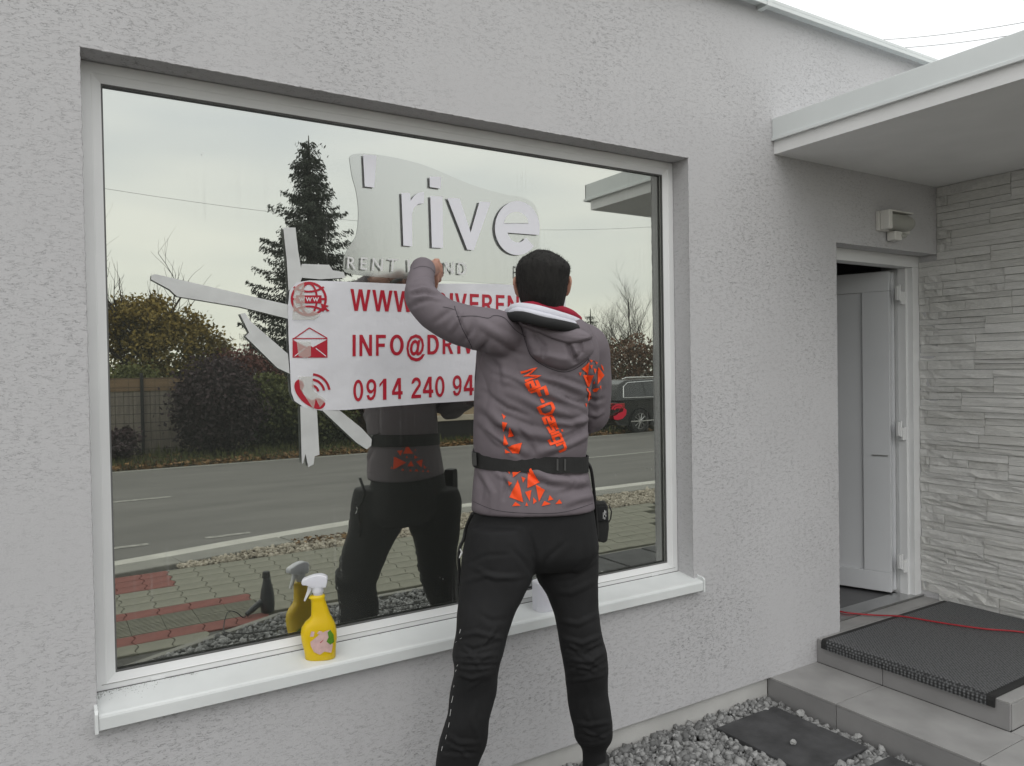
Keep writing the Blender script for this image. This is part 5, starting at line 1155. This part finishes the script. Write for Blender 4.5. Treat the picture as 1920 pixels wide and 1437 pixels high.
for sgn in (-1, 1):
    v, f = ellipsoid(hp(sgn*.031, .082, .005), (.011, .010, .010), 12, 8); obj('eye', v, f, MT['white_mark'], MAN, smooth=True)
    v, f = ellipsoid(hp(sgn*.031, .0905, .005), (.005, .0035, .005), 10, 6); obj('pupil', v, f, MT['hair'], MAN, smooth=True)
    v, f = tube([hp(sgn*.050, .082, .026), hp(sgn*.030, .094, .032), hp(sgn*.014, .095, .029)], [.003, .0045, .004], 6); obj('eyebrow', v, f, MT['hair'], MAN)
# hair: short back and sides, longer on top rising to a small peak
def hairshape():
    R = []
    spec = [(-.080, .058, .060, -.018), (-.05, .0665, .083, -.017), (-.02, .0745, .096, -.014), (.01, .0795, .102, -.012), (.04, .082, .1045, -.008), (.062, .079, .100, -.006), (.080, .068, .086, -.004), (.095, .048, .062, -.002), (.104, .020, .034, -.006)]
    for z_, a, b, w in spec: R.append(hring(z_, a, b, w, 36))
    return loft(catrings(R, 3))
Vh, Nh, Fh = fuse([hairshape()], .004, 3)
rel = Vh-np.array(HC); wy = rel@np.array(hd_); ux = rel@np.array(uN)
# cut back to the nape line: the front face stays clear
push = np.clip((wy-(.045-.0*rel[:, 2]))/.02, 0, 1)*(rel[:, 2] < .045); Vh = Vh-Nh*(push*.03)[:, None]
side = np.clip((wy-.0)/.02, 0, 1)*(rel[:, 2] < .0); Vh = Vh-Nh*(side*.018)[:, None]
top = np.clip((rel[:, 2]-.03)/.05, 0, 1)
strand = .5*np.abs(np.sin(ux*170+wy*60+3*np.sin(wy*40)))+.5*vnoise(Vh, 120, 21)
Vh = Vh+Nh*((.001+.004*top)*strand+.003*top*vnoise(Vh, 60, 22))[:, None]
pk = np.exp(-(((ux+.004)**2+(wy+.0)**2)/.030**2)); Vh[:, 2] += .010*pk*top
rt_ = np.exp(-(((ux-.066)**2+(rel[:, 2]-.052)**2)/.022**2)); Vh += np.array(uN)*(.007*rt_)[:, None]
hr = obj('hair', Vh, Fh, MT['hair'], MAN, smooth=True)
# loose strands give the outline a real edge
hv = []; hf = []; rh = random.Random(4); idx = [i for i in range(len(Vh)) if rel[i, 2] > -.02]
for _ in range(1500):
    i = rh.choice(idx); p = Vector(Vh[i]); n = Vector(Nh[i]); tp = min(1, max(0, (rel[i, 2]-.02)/.06)); L_ = rh.uniform(.003, .006)+.007*tp*rh.random()
    t = (n*.25+Vector((rh.uniform(-1, 1), rh.uniform(-1, 1), rh.uniform(-.6, 1))).normalized()*.8).normalized(); s_ = t.cross(n).normalized()*.0007 if t.cross(n).length > .01 else Vector((.0007, 0, 0))
    k = len(hv); hv += [p-s_, p+s_, p+t*L_+n*.001]; hf.append((k, k+1, k+2))
tag(obj('hair_strands', hv, hf, MT['hair'], hr), kind='stuff')
# shoes
def shoe(anklepx, Y, toe, name='shoe'):
    a = onY(anklepx[0], anklepx[1], Y); a.z = 0; fwd = Vector((toe[0], toe[1], 0)).normalized(); sd_ = Vector((fwd.y, -fwd.x, 0))
    def sr(z, l0, l1, w, n=24):
        r = []
        for k in range(n):
            t = 2*math.pi*k/n; c, s_ = math.cos(t), math.sin(t); l = (l1 if c > 0 else -l0)*abs(c)**.8; ww = w*(1-.18*(c < -.3)); r.append(a+fwd*l+sd_*(ww*math.copysign(abs(s_)**.8, s_))+Vector((0, 0, z)))
        return r
    v, f = loft(catrings([sr(.03, .085, .195, .046), sr(.055, .090, .200, .050), sr(.080, .088, .185, .047), sr(.105, .082, .13, .043), sr(.14, .075, .075, .040), sr(.19, .070, .058, .040), sr(.235, .068, .055, .041)], 2))
    o = obj(name, v, f, MT['shoe'], MAN, smooth=True)
    v, f = loft([sr(.0, .090, .198, .050), sr(.012, .094, .203, .053), sr(.034, .094, .203, .053), sr(.036, .088, .196, .050)]); obj('sole', v, f, MT['rubber'], o)
    return o
shoe((1118, 1420), -.31, (.28, 1)); shoe((853, 1460), -.32, (-.15, 1))
# tool pouch hanging from the belt at his right side, strap and small loop on the left
PO = empty('belt_pouch', onY(1130, 1015, -.42), 'small black pouch with faint white lettering hanging at the right hip on a strap', 'pouch')
pc_ = onY(1128, 978, -.42); zc_ = (pc_-CAM).dot(FW)/FPX
def pq(dx, dy, dd): return pc_+RT*(dx*zc_)-UP*(dy*zc_)+dN*dd
v, f = loft([[pq(x, y, d) for x, y in ((-14, -36), (6, -38), (11, -30), (13, 10), (10, 34), (4, 38), (-13, 34))] for d in (-.022, -.018, .018, .022)]); obj('pouch_body', v, f, MT['webbing'], PO, bevel=.004)
v, f = loft([[pq(x, y, d) for x, y in ((-10, -30), (9, -32), (11, -4), (-10, -2))] for d in (-.028, -.0225)]); obj('pouch_flap', v, f, MT['black_cloth'], PO, bevel=.003)
v, f = tube([pq(14, -30, 0), pq(18, -20, -.01), pq(17, -5, 0), pq(13, 2, 0)], .0022, 6); obj('loop', v, f, MT['webbing'], PO)
tx, tf_ = text_tris('tools', .0); P = [pq(*(np.array([3, -22])+np.array([-(1-p[1])*0+(1-p[1])*6-3, p[0]*16])), -.0287) for p in tx]; obj('pouch_lettering', P, tf_, MT['white_mark'], PO) if False else None
for k, (x0, y0, w_, h_) in enumerate(((4, -24, 1.2, 9), (6.2, -23, 1, 5), (6.2, -16, 1, 4), (1.5, -20, .8, 12), (4.2, -11, 1.2, 4))):
    v = [pq(x0, y0, -.0288), pq(x0+w_, y0, -.0288), pq(x0+w_, y0+h_, -.0288), pq(x0, y0+h_, -.0288)]; obj('pouch_print', v, [(0, 1, 2, 3)], MT['white_mark'], PO)
st = smoothpath([onY(1100, 866, -.47), onY(1108, 880, -.475), onY(1113, 915, -.47), onY(1117, 960, -.46), onY(1119, 990, -.46), onY(1120, 1010, -.46)], 5)
v, f = tube(st, .010, 8, flat=.5); obj('hanging_strap', v, f, MT['webbing'], PO, smooth=True)
v, f = tube(smoothpath([onY(1098, 872, -.46), onY(1103, 895, -.47), onY(1099, 915, -.46), onY(1106, 930, -.465), onY(1108, 950, -.46)], 5), .0022, 6); obj('thin_cord', v, f, MT['webbing'], PO)
lp = empty('key_strap', onY(868, 1040, -.31), 'black strap loop with a white tag hanging at the left thigh pocket', 'strap')
v, f = tube(smoothpath([onY(886, 962, -.36), onY(874, 990, -.315), onY(869, 1012, -.315), onY(863, 1025, -.315), onY(860, 1045, -.315), onY(861, 1070, -.31), onY(861, 1098, -.31)], 5), .006, 8, flat=.6); obj('strap', v, f, MT['webbing'], lp, smooth=True)
v, f = tube([onY(863, 1030, -.33), onY(866, 1036, -.33), onY(861, 1047, -.33)], [.002, .0035, .0015], 6); obj('white_tag', v, f, MT['white_mark'], lp)
# squeegee in his left hand, mostly behind the sleeve
v, f = tube([onY(806, 512, -.055), onY(812, 505, .0), onY(815, 500, .055)], .009, 10); sq = empty('squeegee', onY(812, 505, .04), 'small grey squeegee held flat against the banner by the raised fist', 'squeegee'); obj('handle', v, f, MT['buckle'], sq)
q0 = onY(815, 500, .070); MB().box(q0.x-.05, q0.x+.03, .058, .085, q0.z-.035, q0.z+.012).build('blade', MT['buckle'], sq, bevel=.003)
#PART4
# ------------------------------------------------------------------ across the road: what the window mirrors
def leafmat(name, lo, hi): return tone_mat(name, lo, hi)
MT['leaf_yellow'] = leafmat('yellowing_leaves', (.10, .085, .02), (.38, .27, .06)); MT['leaf_green'] = leafmat('dull_green_leaves', (.03, .045, .015), (.16, .17, .05))
MT['leaf_purple'] = leafmat('dark_purple_leaves', (.022, .016, .018), (.075, .045, .050)); MT['leaf_red'] = leafmat('dark_red_leaves', (.05, .02, .018), (.20, .075, .06))
MT['needle'] = leafmat('spruce_needles', (.014, .020, .014), (.070, .085, .060)); MT['leaf_brown'] = leafmat('brown_dry_leaves', (.07, .04, .025), (.26, .15, .09))
MT['bark'] = mat('bark', (.06, .05, .042), .95, .3, 12, .6, 30); MT['litter'] = leafmat('fallen_leaves', (.10, .05, .02), (.42, .25, .10))
def quads(C_, size, aspect=.6, flatn=None, droop=0):
    n = len(C_); a = RNG.normal(size=(n, 3)); a /= np.linalg.norm(a, axis=1)[:, None]; b = RNG.normal(size=(n, 3))
    if flatn is not None: a[:, 2] *= flatn; b[:, 2] *= flatn
    b -= a*(a*b).sum(1)[:, None]; b /= np.linalg.norm(b, axis=1)[:, None]
    s = size*RNG.uniform(.6, 1.35, n)[:, None]; a = a/np.linalg.norm(a, axis=1)[:, None]*s; b = b*s*aspect
    V_ = np.stack([C_-a*.5, C_+b*.5, C_+a*.5, C_-b*.5], 1).reshape(-1, 3); F_ = np.arange(4*n).reshape(n, 4); return V_, F_
def foliage(name, V_, F_, m, par, k=4, tone=None):
    o = obj(name, V_, F_, m, par); at = o.data.attributes.new('tone', 'FLOAT', 'POINT'); n = len(V_)//k
    t = RNG.uniform(0, 1, n) if tone is None else np.clip(tone+RNG.normal(0, .18, n), 0, 1)
    at.data.foreach_set('value', np.repeat(t, k).astype(np.float32)); return o
def clumps(c, r, nc, per, cr, lower=-.6):
    """leaf centres gathered in clumps through an ellipsoid's outer volume"""
    out_ = []; c = np.array(c); r = np.array(r)
    for _ in range(nc):
        while True:
            d = RNG.normal(size=3); d /= np.linalg.norm(d)
            if d[2] > lower: break
        p = c+d*r*RNG.uniform(.45, 1.0)**.6; q = RNG.normal(size=(per, 3))*cr*RNG.uniform(.6, 1.3)*np.array([1, 1, .65]); out_.append(p+q)
    return np.concatenate(out_)
def branch_tree(root, height, spread, levels, seed, m, par, name='trunk', r0=.12, start=.3):
    rd = random.Random(seed); mb = MB()
    def grow(p, d, L_, r, lv):
        P = [p]; dd = d.copy(); n = 4
        for i in range(n):
            dd = (dd+Vector((rd.uniform(-.22, .22), rd.uniform(-.22, .22), rd.uniform(-.05, .18)))).normalized(); P.append(P[-1]+dd*L_/n)
        v, f = tube(P, [r*(1-.55*i/n) for i in range(n+1)], 5 if lv < 2 else 3, cap=False); mb.add(v, f)
        if lv >= levels: return
        for i in range(1, n+1):
            for _ in range(2 if lv == 0 else rd.choice((1, 2))):
                if lv == 0 and i/n < start: continue
                s_ = Vector((rd.uniform(-1, 1), rd.uniform(-1, 1), rd.uniform(.1, .9))).normalized(); nd = (dd*.65+s_*spread).normalized()
                grow(P[i], nd, L_*rd.uniform(.5, .72), r*(1-.55*i/n)*.6, lv+1)
    grow(Vector(root), Vector((0, 0, 1)), height*.55, r0, 0)
    return mb.build(name, m, par)
def gz(p, z=0): q = Vector(p); q.z = z; return q
# yellowing tree
c = MR(305, 600, -19); YTR = empty('autumn_tree', gz(c, -.05), 'broad yellow-green autumn tree behind the fence, mirrored at the left of the window', 'tree')
branch_tree(gz(c, -.05), 5.0, .8, 3, 3, MT['bark'], YTR, 'trunk', .15, .2)
e0 = MR(200, 600, -19); e1 = MR(445, 600, -19); rx = (e1.x-e0.x)/2; cz = 1.9
A1 = clumps(((e0.x+e1.x)/2-.1, -19, cz), (rx*1.0, 1.4, 1.5), 150, 90, .17, -.5)
A2 = clumps((MR(262, 600, -19).x, -19, 2.75), (rx*.55, 1.0, .95), 80, 80, .15, -.3)
ww_ = np.concatenate([A1, A2]); Vq, Fq = quads(ww_, .10); foliage('crown', Vq, Fq, MT['leaf_yellow'], YTR, tone=np.clip((ww_[:, 2]-.8)/3.2, 0, 1))
# spruce
def spruce(name, c, zt, R0, label, nwh, seed, group=None, per=42, z0=.4):
    rd = np.random.default_rng(seed); T_ = empty(name, (c[0], c[1], -.05), label, 'tree', group)
    v, f = tube([(c[0], c[1], -.05), (c[0], c[1], zt*.5), (c[0], c[1], zt+.1)], [.16*R0/1.8, .10*R0/1.8, .012], 7); obj('trunk', v, f, MT['bark'], T_)
    pts = []; dirs = []; tn = []
    for w in range(nwh):
        t = (w+rd.uniform(-.35, .35))/nwh; z_ = z0+(zt-z0)*max(0, min(.995, t)); Rr = R0*(1-t)**.82*rd.uniform(.75, 1.12)+.07
        if rd.uniform() < .12: Rr *= rd.uniform(1.1, 1.3)
        for b in range(7):
            a = rd.uniform(0, 2*math.pi); rl_ = Rr*rd.uniform(.6, 1.12); u = np.array([math.cos(a), math.sin(a), 0])
            n_ = max(6, int(per*rl_/R0))
            for s_ in np.linspace(.08, 1, n_):
                p = np.array([c[0], c[1], z_])+u*rl_*s_+np.array([0, 0, rl_*(-.30*s_+.26*s_**3)])
                sp_ = .16*(1-.7*s_)*R0/1.8+.03
                side = np.array([-u[1], u[0], 0])
                for _ in range(5):
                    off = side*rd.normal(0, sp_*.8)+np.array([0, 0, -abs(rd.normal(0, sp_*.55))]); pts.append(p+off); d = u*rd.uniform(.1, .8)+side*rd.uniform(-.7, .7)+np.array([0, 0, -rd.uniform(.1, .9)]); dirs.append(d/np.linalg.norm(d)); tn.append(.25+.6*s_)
    pts = np.array(pts); dirs = np.array(dirs); n = len(pts); s_ = .112*R0/2.6*rd.uniform(.6, 1.3, n)[:, None]; pr_ = np.cross(dirs, rd.normal(size=(n, 3))); pr_ /= np.linalg.norm(pr_, axis=1)[:, None]
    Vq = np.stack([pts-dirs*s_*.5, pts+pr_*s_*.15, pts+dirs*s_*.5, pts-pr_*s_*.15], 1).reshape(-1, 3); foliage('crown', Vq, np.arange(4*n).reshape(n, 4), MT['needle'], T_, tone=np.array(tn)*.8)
    return T_
sc_ = MR(588, 700, -20); zt_ = MR(585, 262, -20).z; spruce('spruce_tree', (sc_.x, -20), zt_, 3.0, 'tall dark spruce beyond the road, mirrored left of the large white letters', 52, 5, per=80)
s2 = MR(470, 650, -24); spruce('spruce_tree', (s2.x, -24), MR(470, 596, -24).z, 1.4, 'small dark conifer mirrored between yellow tree and banner edge', 18, 6, per=26)
s3 = MR(1108, 650, -25); spruce('spruce_tree', (s3.x, -25), MR(1108, 583, -25).z, 1.7, 'small dark conifer mirrored just right of the jacket shoulder', 18, 8, per=26)
# bare tree
for k, (px, py, y_, sd_, lab) in enumerate(((1190, 520, -24, 11, 'leafless fine-twigged tree mirrored at the right end of the window'), (1150, 566, -27, 12, 'smaller leafless tree mirrored between conifer and taller bare tree'))):
    b = MR(px, 700, y_); h_ = MR(px, py, y_).z; t_ = empty('bare_tree', gz(b, -.05), lab, 'tree'); branch_tree(gz(b, -.05), h_*.92, .9, 4, sd_, MT['bark'], t_, 'trunk', .10, .15)
# hedges and bushes
def bush(px, y_, wpx, ztop, m, label, nc=60, per=110, cr=.13, leaf=.09, depth=.7, name='bush', cat='bush'):
    a, b = MR(px-wpx/2, 700, y_), MR(px+wpx/2, 700, y_); c = (a+b)/2; rx = (b-a).x/2
    t_ = empty(name, (c.x, y_, -.05), label, cat)
    P_ = clumps((c.x, y_, ztop*.48), (rx, depth, ztop*.52), nc, per, cr, -.9); P_ = P_[P_[:, 2] > -.03]
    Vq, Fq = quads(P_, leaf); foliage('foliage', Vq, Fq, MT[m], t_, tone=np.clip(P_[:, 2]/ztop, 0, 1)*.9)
    branch_tree((c.x, y_, -.05), ztop*.9, 1.1, 2, int(px), MT['bark'], t_, 'stems', .04, .0); return t_
bush(405, -13.9, 140, 1.85, 'leaf_purple', 'large near-black purple bush mirrored left of the banner', 170, 110, .16)
bush(500, -14.6, 120, 1.55, 'leaf_green', 'dull green bush mirrored by the lower left banner corner', 120, 110, .15)
bush(590, -14.2, 120, 1.25, 'leaf_green', 'low green bush mirrored beneath the phone icon', 90, 110, .15)
bush(690, -14.4, 130, 1.5, 'leaf_brown', 'brownish bush mirrored beside the man behind the slanted tape', 90, 110, .15)
bush(455, -18, 130, 2.25, 'leaf_red', 'dark red bush behind the purple one, mirrored below the yellow tree', 110, 90, .17)
bush(250, -17.2, 120, 1.9, 'leaf_green', 'dark green shrub behind the fence mirrored at far left', 90, 90, .17)
bush(225, -13.6, 40, .55, 'leaf_purple', 'small dark shrub at the foot of the fence, mirrored far left', 30, 60, .09)
def hedge(x0, x1, y_, h_, m, label, n, size=.13, name='hedge'):
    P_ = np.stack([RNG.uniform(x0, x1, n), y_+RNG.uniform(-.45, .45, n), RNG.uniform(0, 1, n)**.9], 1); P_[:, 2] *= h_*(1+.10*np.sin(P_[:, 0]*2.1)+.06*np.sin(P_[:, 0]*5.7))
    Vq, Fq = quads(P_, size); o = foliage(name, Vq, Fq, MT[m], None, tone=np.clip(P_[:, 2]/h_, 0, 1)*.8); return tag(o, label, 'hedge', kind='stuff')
hx = MR(1040, 650, -19).x
hedge(hx, hx+12, -19, 2.55, 'leaf_brown', 'brown dry hedge across the road at the right of the mirrored view', 16000)
hedge(MR(430, 650, -21).x, hx+1, -21, 2.3, 'leaf_green', 'green hedge far behind the mirrored road', 14000)
hedge(-26, MR(430, 650, -26).x, -26, 2.6, 'leaf_green', 'far green hedge beyond the garden fence', 14000, .16)
hedge(hx+8, 70, -30, 3.0, 'leaf_green', 'far green tree belt along the road to the right', 9000, .25)
# wire panel fence with boards behind it
FN = empty('garden_fence', (1.0, -14.9, -.04), 'wire panel fence backed with grey-brown boards, mirrored at lower left of the window', 'fence')
MT['board'] = mat('weathered_board', (.25, .22, .185), .9, .22, 5, .4, 30, stretch=(3, 1, .3)); MT['board_top'] = mat('tan_board', (.26, .18, .11), .9, .15, 5, .4, 30, stretch=(.3, 1, 3)); MT['wire'] = mat('dark_wire', (.03, .03, .03), .6)
xr_ = MR(352, 700, -14.9).x; x = xr_; k = 0; rf_ = random.Random(8)
while x > -3.5:
    w_ = rf_.uniform(.15, .21); d_ = rf_.uniform(0, .02); MB().box(x-w_+.008, x, -15.0-d_, -14.985-d_, -.04, 1.28+rf_.uniform(-.01, .01)).build('board', MT['board'], FN); x -= w_
for x0, x1 in ((xr_-2.2, xr_), (xr_-4.42, xr_-2.22), (xr_-6.6, xr_-4.44)): MB().box(x0+.01, x1, -15.0, -14.97, 1.285, 1.56).build('top_board', MT['board_top'], FN)
for k in range(9): MB().box(xr_-6.6, xr_+1.6, -14.906, -14.900, .06+k*.185, .066+k*.185+.004).build('wire', MT['wire'], FN)
for k in range(33): MB().box(xr_+1.6-.25*k-.004, xr_+1.6-.25*k, -14.899, -14.894, -.02, 1.62).build('wire', MT['wire'], FN)
for k in range(4): MB().box(xr_+1.6-2.5*k-.03, xr_+1.6-2.5*k+.03, -14.96, -14.907, -.04, 1.66).build('post', MT['wire'], FN)
# verge grass and leaves
n = 16000; P_ = np.stack([RNG.uniform(-3, 24, n), RNG.uniform(-15, -12.0, n), RNG.uniform(-.03, .03, n)], 1); dn = RNG.normal(size=(n, 3))*.25+np.array([0, 0, 1]); hh = RNG.uniform(.04, .15, n)[:, None]; sd2 = RNG.normal(size=(n, 3))*.008; sd2[:, 2] = 0
Vq = np.stack([P_-sd2, P_+sd2, P_+dn*hh], 1).reshape(-1, 3); tag(foliage('verge_grass', Vq, np.arange(3*n).reshape(n, 3), MT['leaf_green'], None, 3), 'long dull grass on the verge across the road', 'grass', kind='stuff')
n = 7000; P_ = np.stack([RNG.uniform(-3, 24, n), -12.0-RNG.exponential(.45, n), RNG.uniform(-.035, .03, n)], 1); Vq, Fq = quads(P_, .095, .7, .35); tag(foliage('fallen_leaves', Vq, Fq, MT['litter'], None), 'fallen brown leaves along the far edge of the road', 'leaves', kind='stuff')
n = 260; P_ = np.stack([RNG.uniform(2.0, 3.0, n), RNG.uniform(-4.60, -4.35, n), RNG.uniform(-.0, .02, n)], 1); Vq, Fq = quads(P_, .05, .6, .35); tag(foliage('fallen_leaves', Vq, Fq, MT['litter'], None), 'small heap of brown leaves on the beige gravel at the kerb', 'leaves', kind='stuff')
# low tan garden wall with pale ledge
gw = MR(862, 780, -13.2); GW = empty('garden_wall', (gw.x, -13.2, -.045), 'low tan plastered garden wall with pale ledge, mirrored under the banner beside the man', 'wall')
MT['tan'] = mat('tan_plaster', (.36, .28, .19), .9, .1, 3); MT['ledge'] = mat('pale_ledge', (.50, .45, .36), .8, .08, 4)
box('upper_face', (gw.x-1.3, gw.x+2.6, -13.6, -13.3, .55, 1.25), MT['tan'], GW); box('ledge', (gw.x-1.3, gw.x+2.6, -13.6, -13.2, .42, .549), MT['ledge'], GW, .01); box('plinth', (gw.x-1.3, gw.x+2.6, -13.6, -13.25, -.045, .419), MT['rubber'], GW)
# hair dryer standing on the pavement by the edging ------------------------------------
hx_, hy_ = 1.262, -2.52; HD = empty('hair_dryer', (hx_, hy_, 0), 'black hair dryer standing on the pavement, mirrored left of the spray bottle', 'hair dryer')
MT['dryer'] = mat('black_plastic', (.022, .024, .028), .35, .15, 10, spec=.5)
def circ(cx, cyy, z, r, n=20): return [(cx+r*math.cos(2*math.pi*k/n), cyy+r*math.sin(2*math.pi*k/n), z) for k in range(n)]
v, f = loft([circ(hx_+.0, hy_, z_, r) for z_, r in ((0.002, .036), (.012, .043), (.05, .047), (.10, .046), (.15, .040), (.19, .030), (.215, .0255), (.235, .025))]); obj('dryer_body', v, f, MT['dryer'], HD, smooth=True)
v, f = loft([circ(hx_-.004, hy_, z_, r) for z_, r in ((.233, .0275), (.262, .0235), (.272, .021))]); obj('nozzle', v, f, MT['rubber'], HD)
v, f = tube(smoothpath([(hx_-.02, hy_+.0, .085), (hx_-.07, hy_+.015, .062), (hx_-.115, hy_+.03, .036), (hx_-.145, hy_+.04, .020)], 4), [.022]*4+[.020]*4+[.017]*5, 12); obj('dryer_handle', v, f, MT['dryer'], HD, smooth=True)
v, f = tube(smoothpath([(hx_-.145, hy_+.04, .020), (hx_-.17, hy_+.06, .012), (hx_-.21, hy_+.05, .05), (hx_-.27, hy_+.10, .075), (hx_-.32, hy_+.22, .03), (hx_-.33, hy_+.36, .03), (hx_-.20, hy_+.46, .032), (hx_+.1, hy_+.50, .03), (hx_+.5, hy_+.46, .03), (hx_+1.2, hy_+.6, .03), (hx_+1.5, hy_+1.15, .03), (hx_+1.62, hy_+1.7, .03)], 8), .0035, 6); obj('power_cord', v, f, MT['rubber'], HD, smooth=True)
# dark estate car parked on the far side ------------------------------------------------
CR = empty('parked_car', (14.1, -12.75, -.05), 'black estate car with silver roof rail, parked across the road, mirrored at the right', 'car')
MT['carpaint'] = mat('black_car_paint', (.012, .013, .013), .18, .05, 2, spec=.6); MT['carglass'] = mat('dark_car_glass', (.02, .022, .022), .06, .02, 2, spec=.8); MT['chrome'] = mat('chrome_trim', (.75, .75, .75), .2, .02, 5, metal=1)
MT['tyre'] = mat('tyre_rubber', (.015, .015, .015), .85); MT['alloy'] = mat('alloy_rim', (.55, .55, .55), .3, .04, 6, metal=1); MT['lamp_red'] = mat('red_tail_lamp', (.35, .01, .01), .2, spec=.6)
X0 = 12.02; ZG = -.05
low = [(0, .36), (.02, .62), (.05, .80), (.30, .84), (1.2, .85), (2.6, .83), (3.4, .78), (3.9, .70), (4.05, .55), (4.08, .34), (3.95, .22), (3.55, .20)]
def archpts(cx, r=.345): return [(cx+r*math.cos(a), .30+r*math.sin(a)) for a in [math.radians(d) for d in range(-15, 196, 15)]]
outl = low+archpts(3.22)+[(2.8, .18), (1.3, .18)]+archpts(.82)+[(.42, .22), (.10, .24)]
def carloft(pl_, ys):
    rg_ = [[(X0+(x if not s_ else x+(2.0-x)*s_), -12.75+yy, ZG+z_+((.5-z_)*s_ if s_ else 0)) for x, z_ in pl_] for yy, s_ in ys]; return loft(rg_)
v, f = carloft(outl, ((.80, .03), (.84, .0), (-.84, .0), (-.80, .03))); obj('car_body', v, f, MT['carpaint'], CR, bevel=.02)
gh = [(.10, .83), (.30, 1.24), (.55, 1.33), (1.6, 1.36), (2.1, 1.30), (2.95, .84)]
def ghloft(pl_, yo, inset): return loft([[(X0+x, -12.75+s_*(yo-inset*(z_-.83)), ZG+z_) for x, z_ in pl_] for s_ in (1, -1)])
v, f = ghloft(gh, .78, .38); obj('roof', v, f, MT['carpaint'], CR, bevel=.02)
def sidep(pts, off=.006, yo=.78, inset=.38): return [(X0+x, -12.75+(yo-inset*(z_-.83))+off, ZG+z_) for x, z_ in pts]
for pts in ([(.38, .92), (.46, 1.16), (.60, 1.25), (1.05, 1.275), (1.05, .90)], [(1.10, .90), (1.10, 1.277), (1.75, 1.27), (1.80, .885)], [(1.85, .885), (1.80, 1.265), (2.10, 1.21), (2.62, .875)]):
    v = sidep(pts, .007)+sidep(pts, .001); n = len(pts); f = [tuple(range(n)), tuple(range(2*n-1, n-1, -1))]+[(i, (i+1) % n, n+(i+1) % n, n+i) for i in range(n)]; obj('side_window', v, f, MT['carglass'], CR)
tr = sidep([(.33, .90), (.42, 1.18), (.58, 1.275), (1.4, 1.30), (1.95, 1.27), (2.68, .868), (1.6, .885), (.33, .90)], .012); v, f = tube(tr, .014, 6); obj('window_trim', v, f, MT['chrome'], CR)
v, f = tube([(X0+.45, -12.75+.56, ZG+1.36), (X0+.6, -12.75+.56, ZG+1.40), (X0+1.9, -12.75+.56, ZG+1.40), (X0+2.1, -12.75+.56, ZG+1.34)], .016, 6); obj('roof_rail', v, f, MT['chrome'], CR)
MB().box(X0-.012, X0+.30, -12.75+.60, -12.75+.852, ZG+.64, ZG+.78).build('tail_lamp', MT['lamp_red'], CR, bevel=.01); MB().box(X0+.5, X0+3.6, -12.75+.842, -12.75+.855, ZG+.30, ZG+.33).build('sill_trim', MT['chrome'], CR)
for dx in (1.28, 2.1): MB().box(X0+dx, X0+dx+.16, -12.75+.842, -12.75+.862, ZG+.72, ZG+.75).build('door_handle', MT['chrome'], CR)
def wheel(cx, s_):
    cyy = -12.75+s_*.74; R_ = .31; rg_ = []
    for yy, r in ((-.10, .20), (-.10, .29), (-.07, R_), (.07, R_), (.10, .29), (.10, .20)): rg_.append([(X0+cx+r*math.cos(2*math.pi*k/28), cyy+yy*s_, ZG+R_+.0+r*math.sin(2*math.pi*k/28)) for k in range(28)])
    v, f = loft(rg_, cap=False, close=True); w_ = obj('wheel', v, f, MT['tyre'], CR, smooth=False)
    mb = MB(); v, f = tube([(X0+cx, cyy+s_*.06, ZG+R_), (X0+cx, cyy+s_*.100, ZG+R_)], .045, 12, up=(1, 0, 0)); mb.add(v, f)
    ring_ = [[(X0+cx+r*math.cos(2*math.pi*k/28), cyy+s_*yy, ZG+R_+r*math.sin(2*math.pi*k/28)) for k in range(28)] for yy, r in ((.06, .205), (.098, .215), (.098, .195), (.06, .190))]; v, f = loft(ring_, cap=False, close=True); mb.add(v, f)
    for k in range(10):
        a = 2*math.pi*k/10; c_, q_ = math.cos(a), math.sin(a); v, f = tube([(X0+cx+.03*c_, cyy+s_*.09, ZG+R_+.03*q_), (X0+cx+.20*c_, cyy+s_*.085, ZG+R_+.20*q_)], [.016, .011], 5); mb.add(v, f)
    o = mb.build('rim', MT['alloy'], w_); o['kind'] = 'stuff' if False else ''; del o['kind']
    v, f = tube([(X0+cx, cyy+s_*.03, ZG+R_), (X0+cx, cyy+s_*.055, ZG+R_)], .19, 24, up=(1, 0, 0)); obj('brake_disc', v, f, MT['tyre'], w_)
for cx in (.82, 3.22):
    for s_ in (1, -1): wheel(cx, s_)
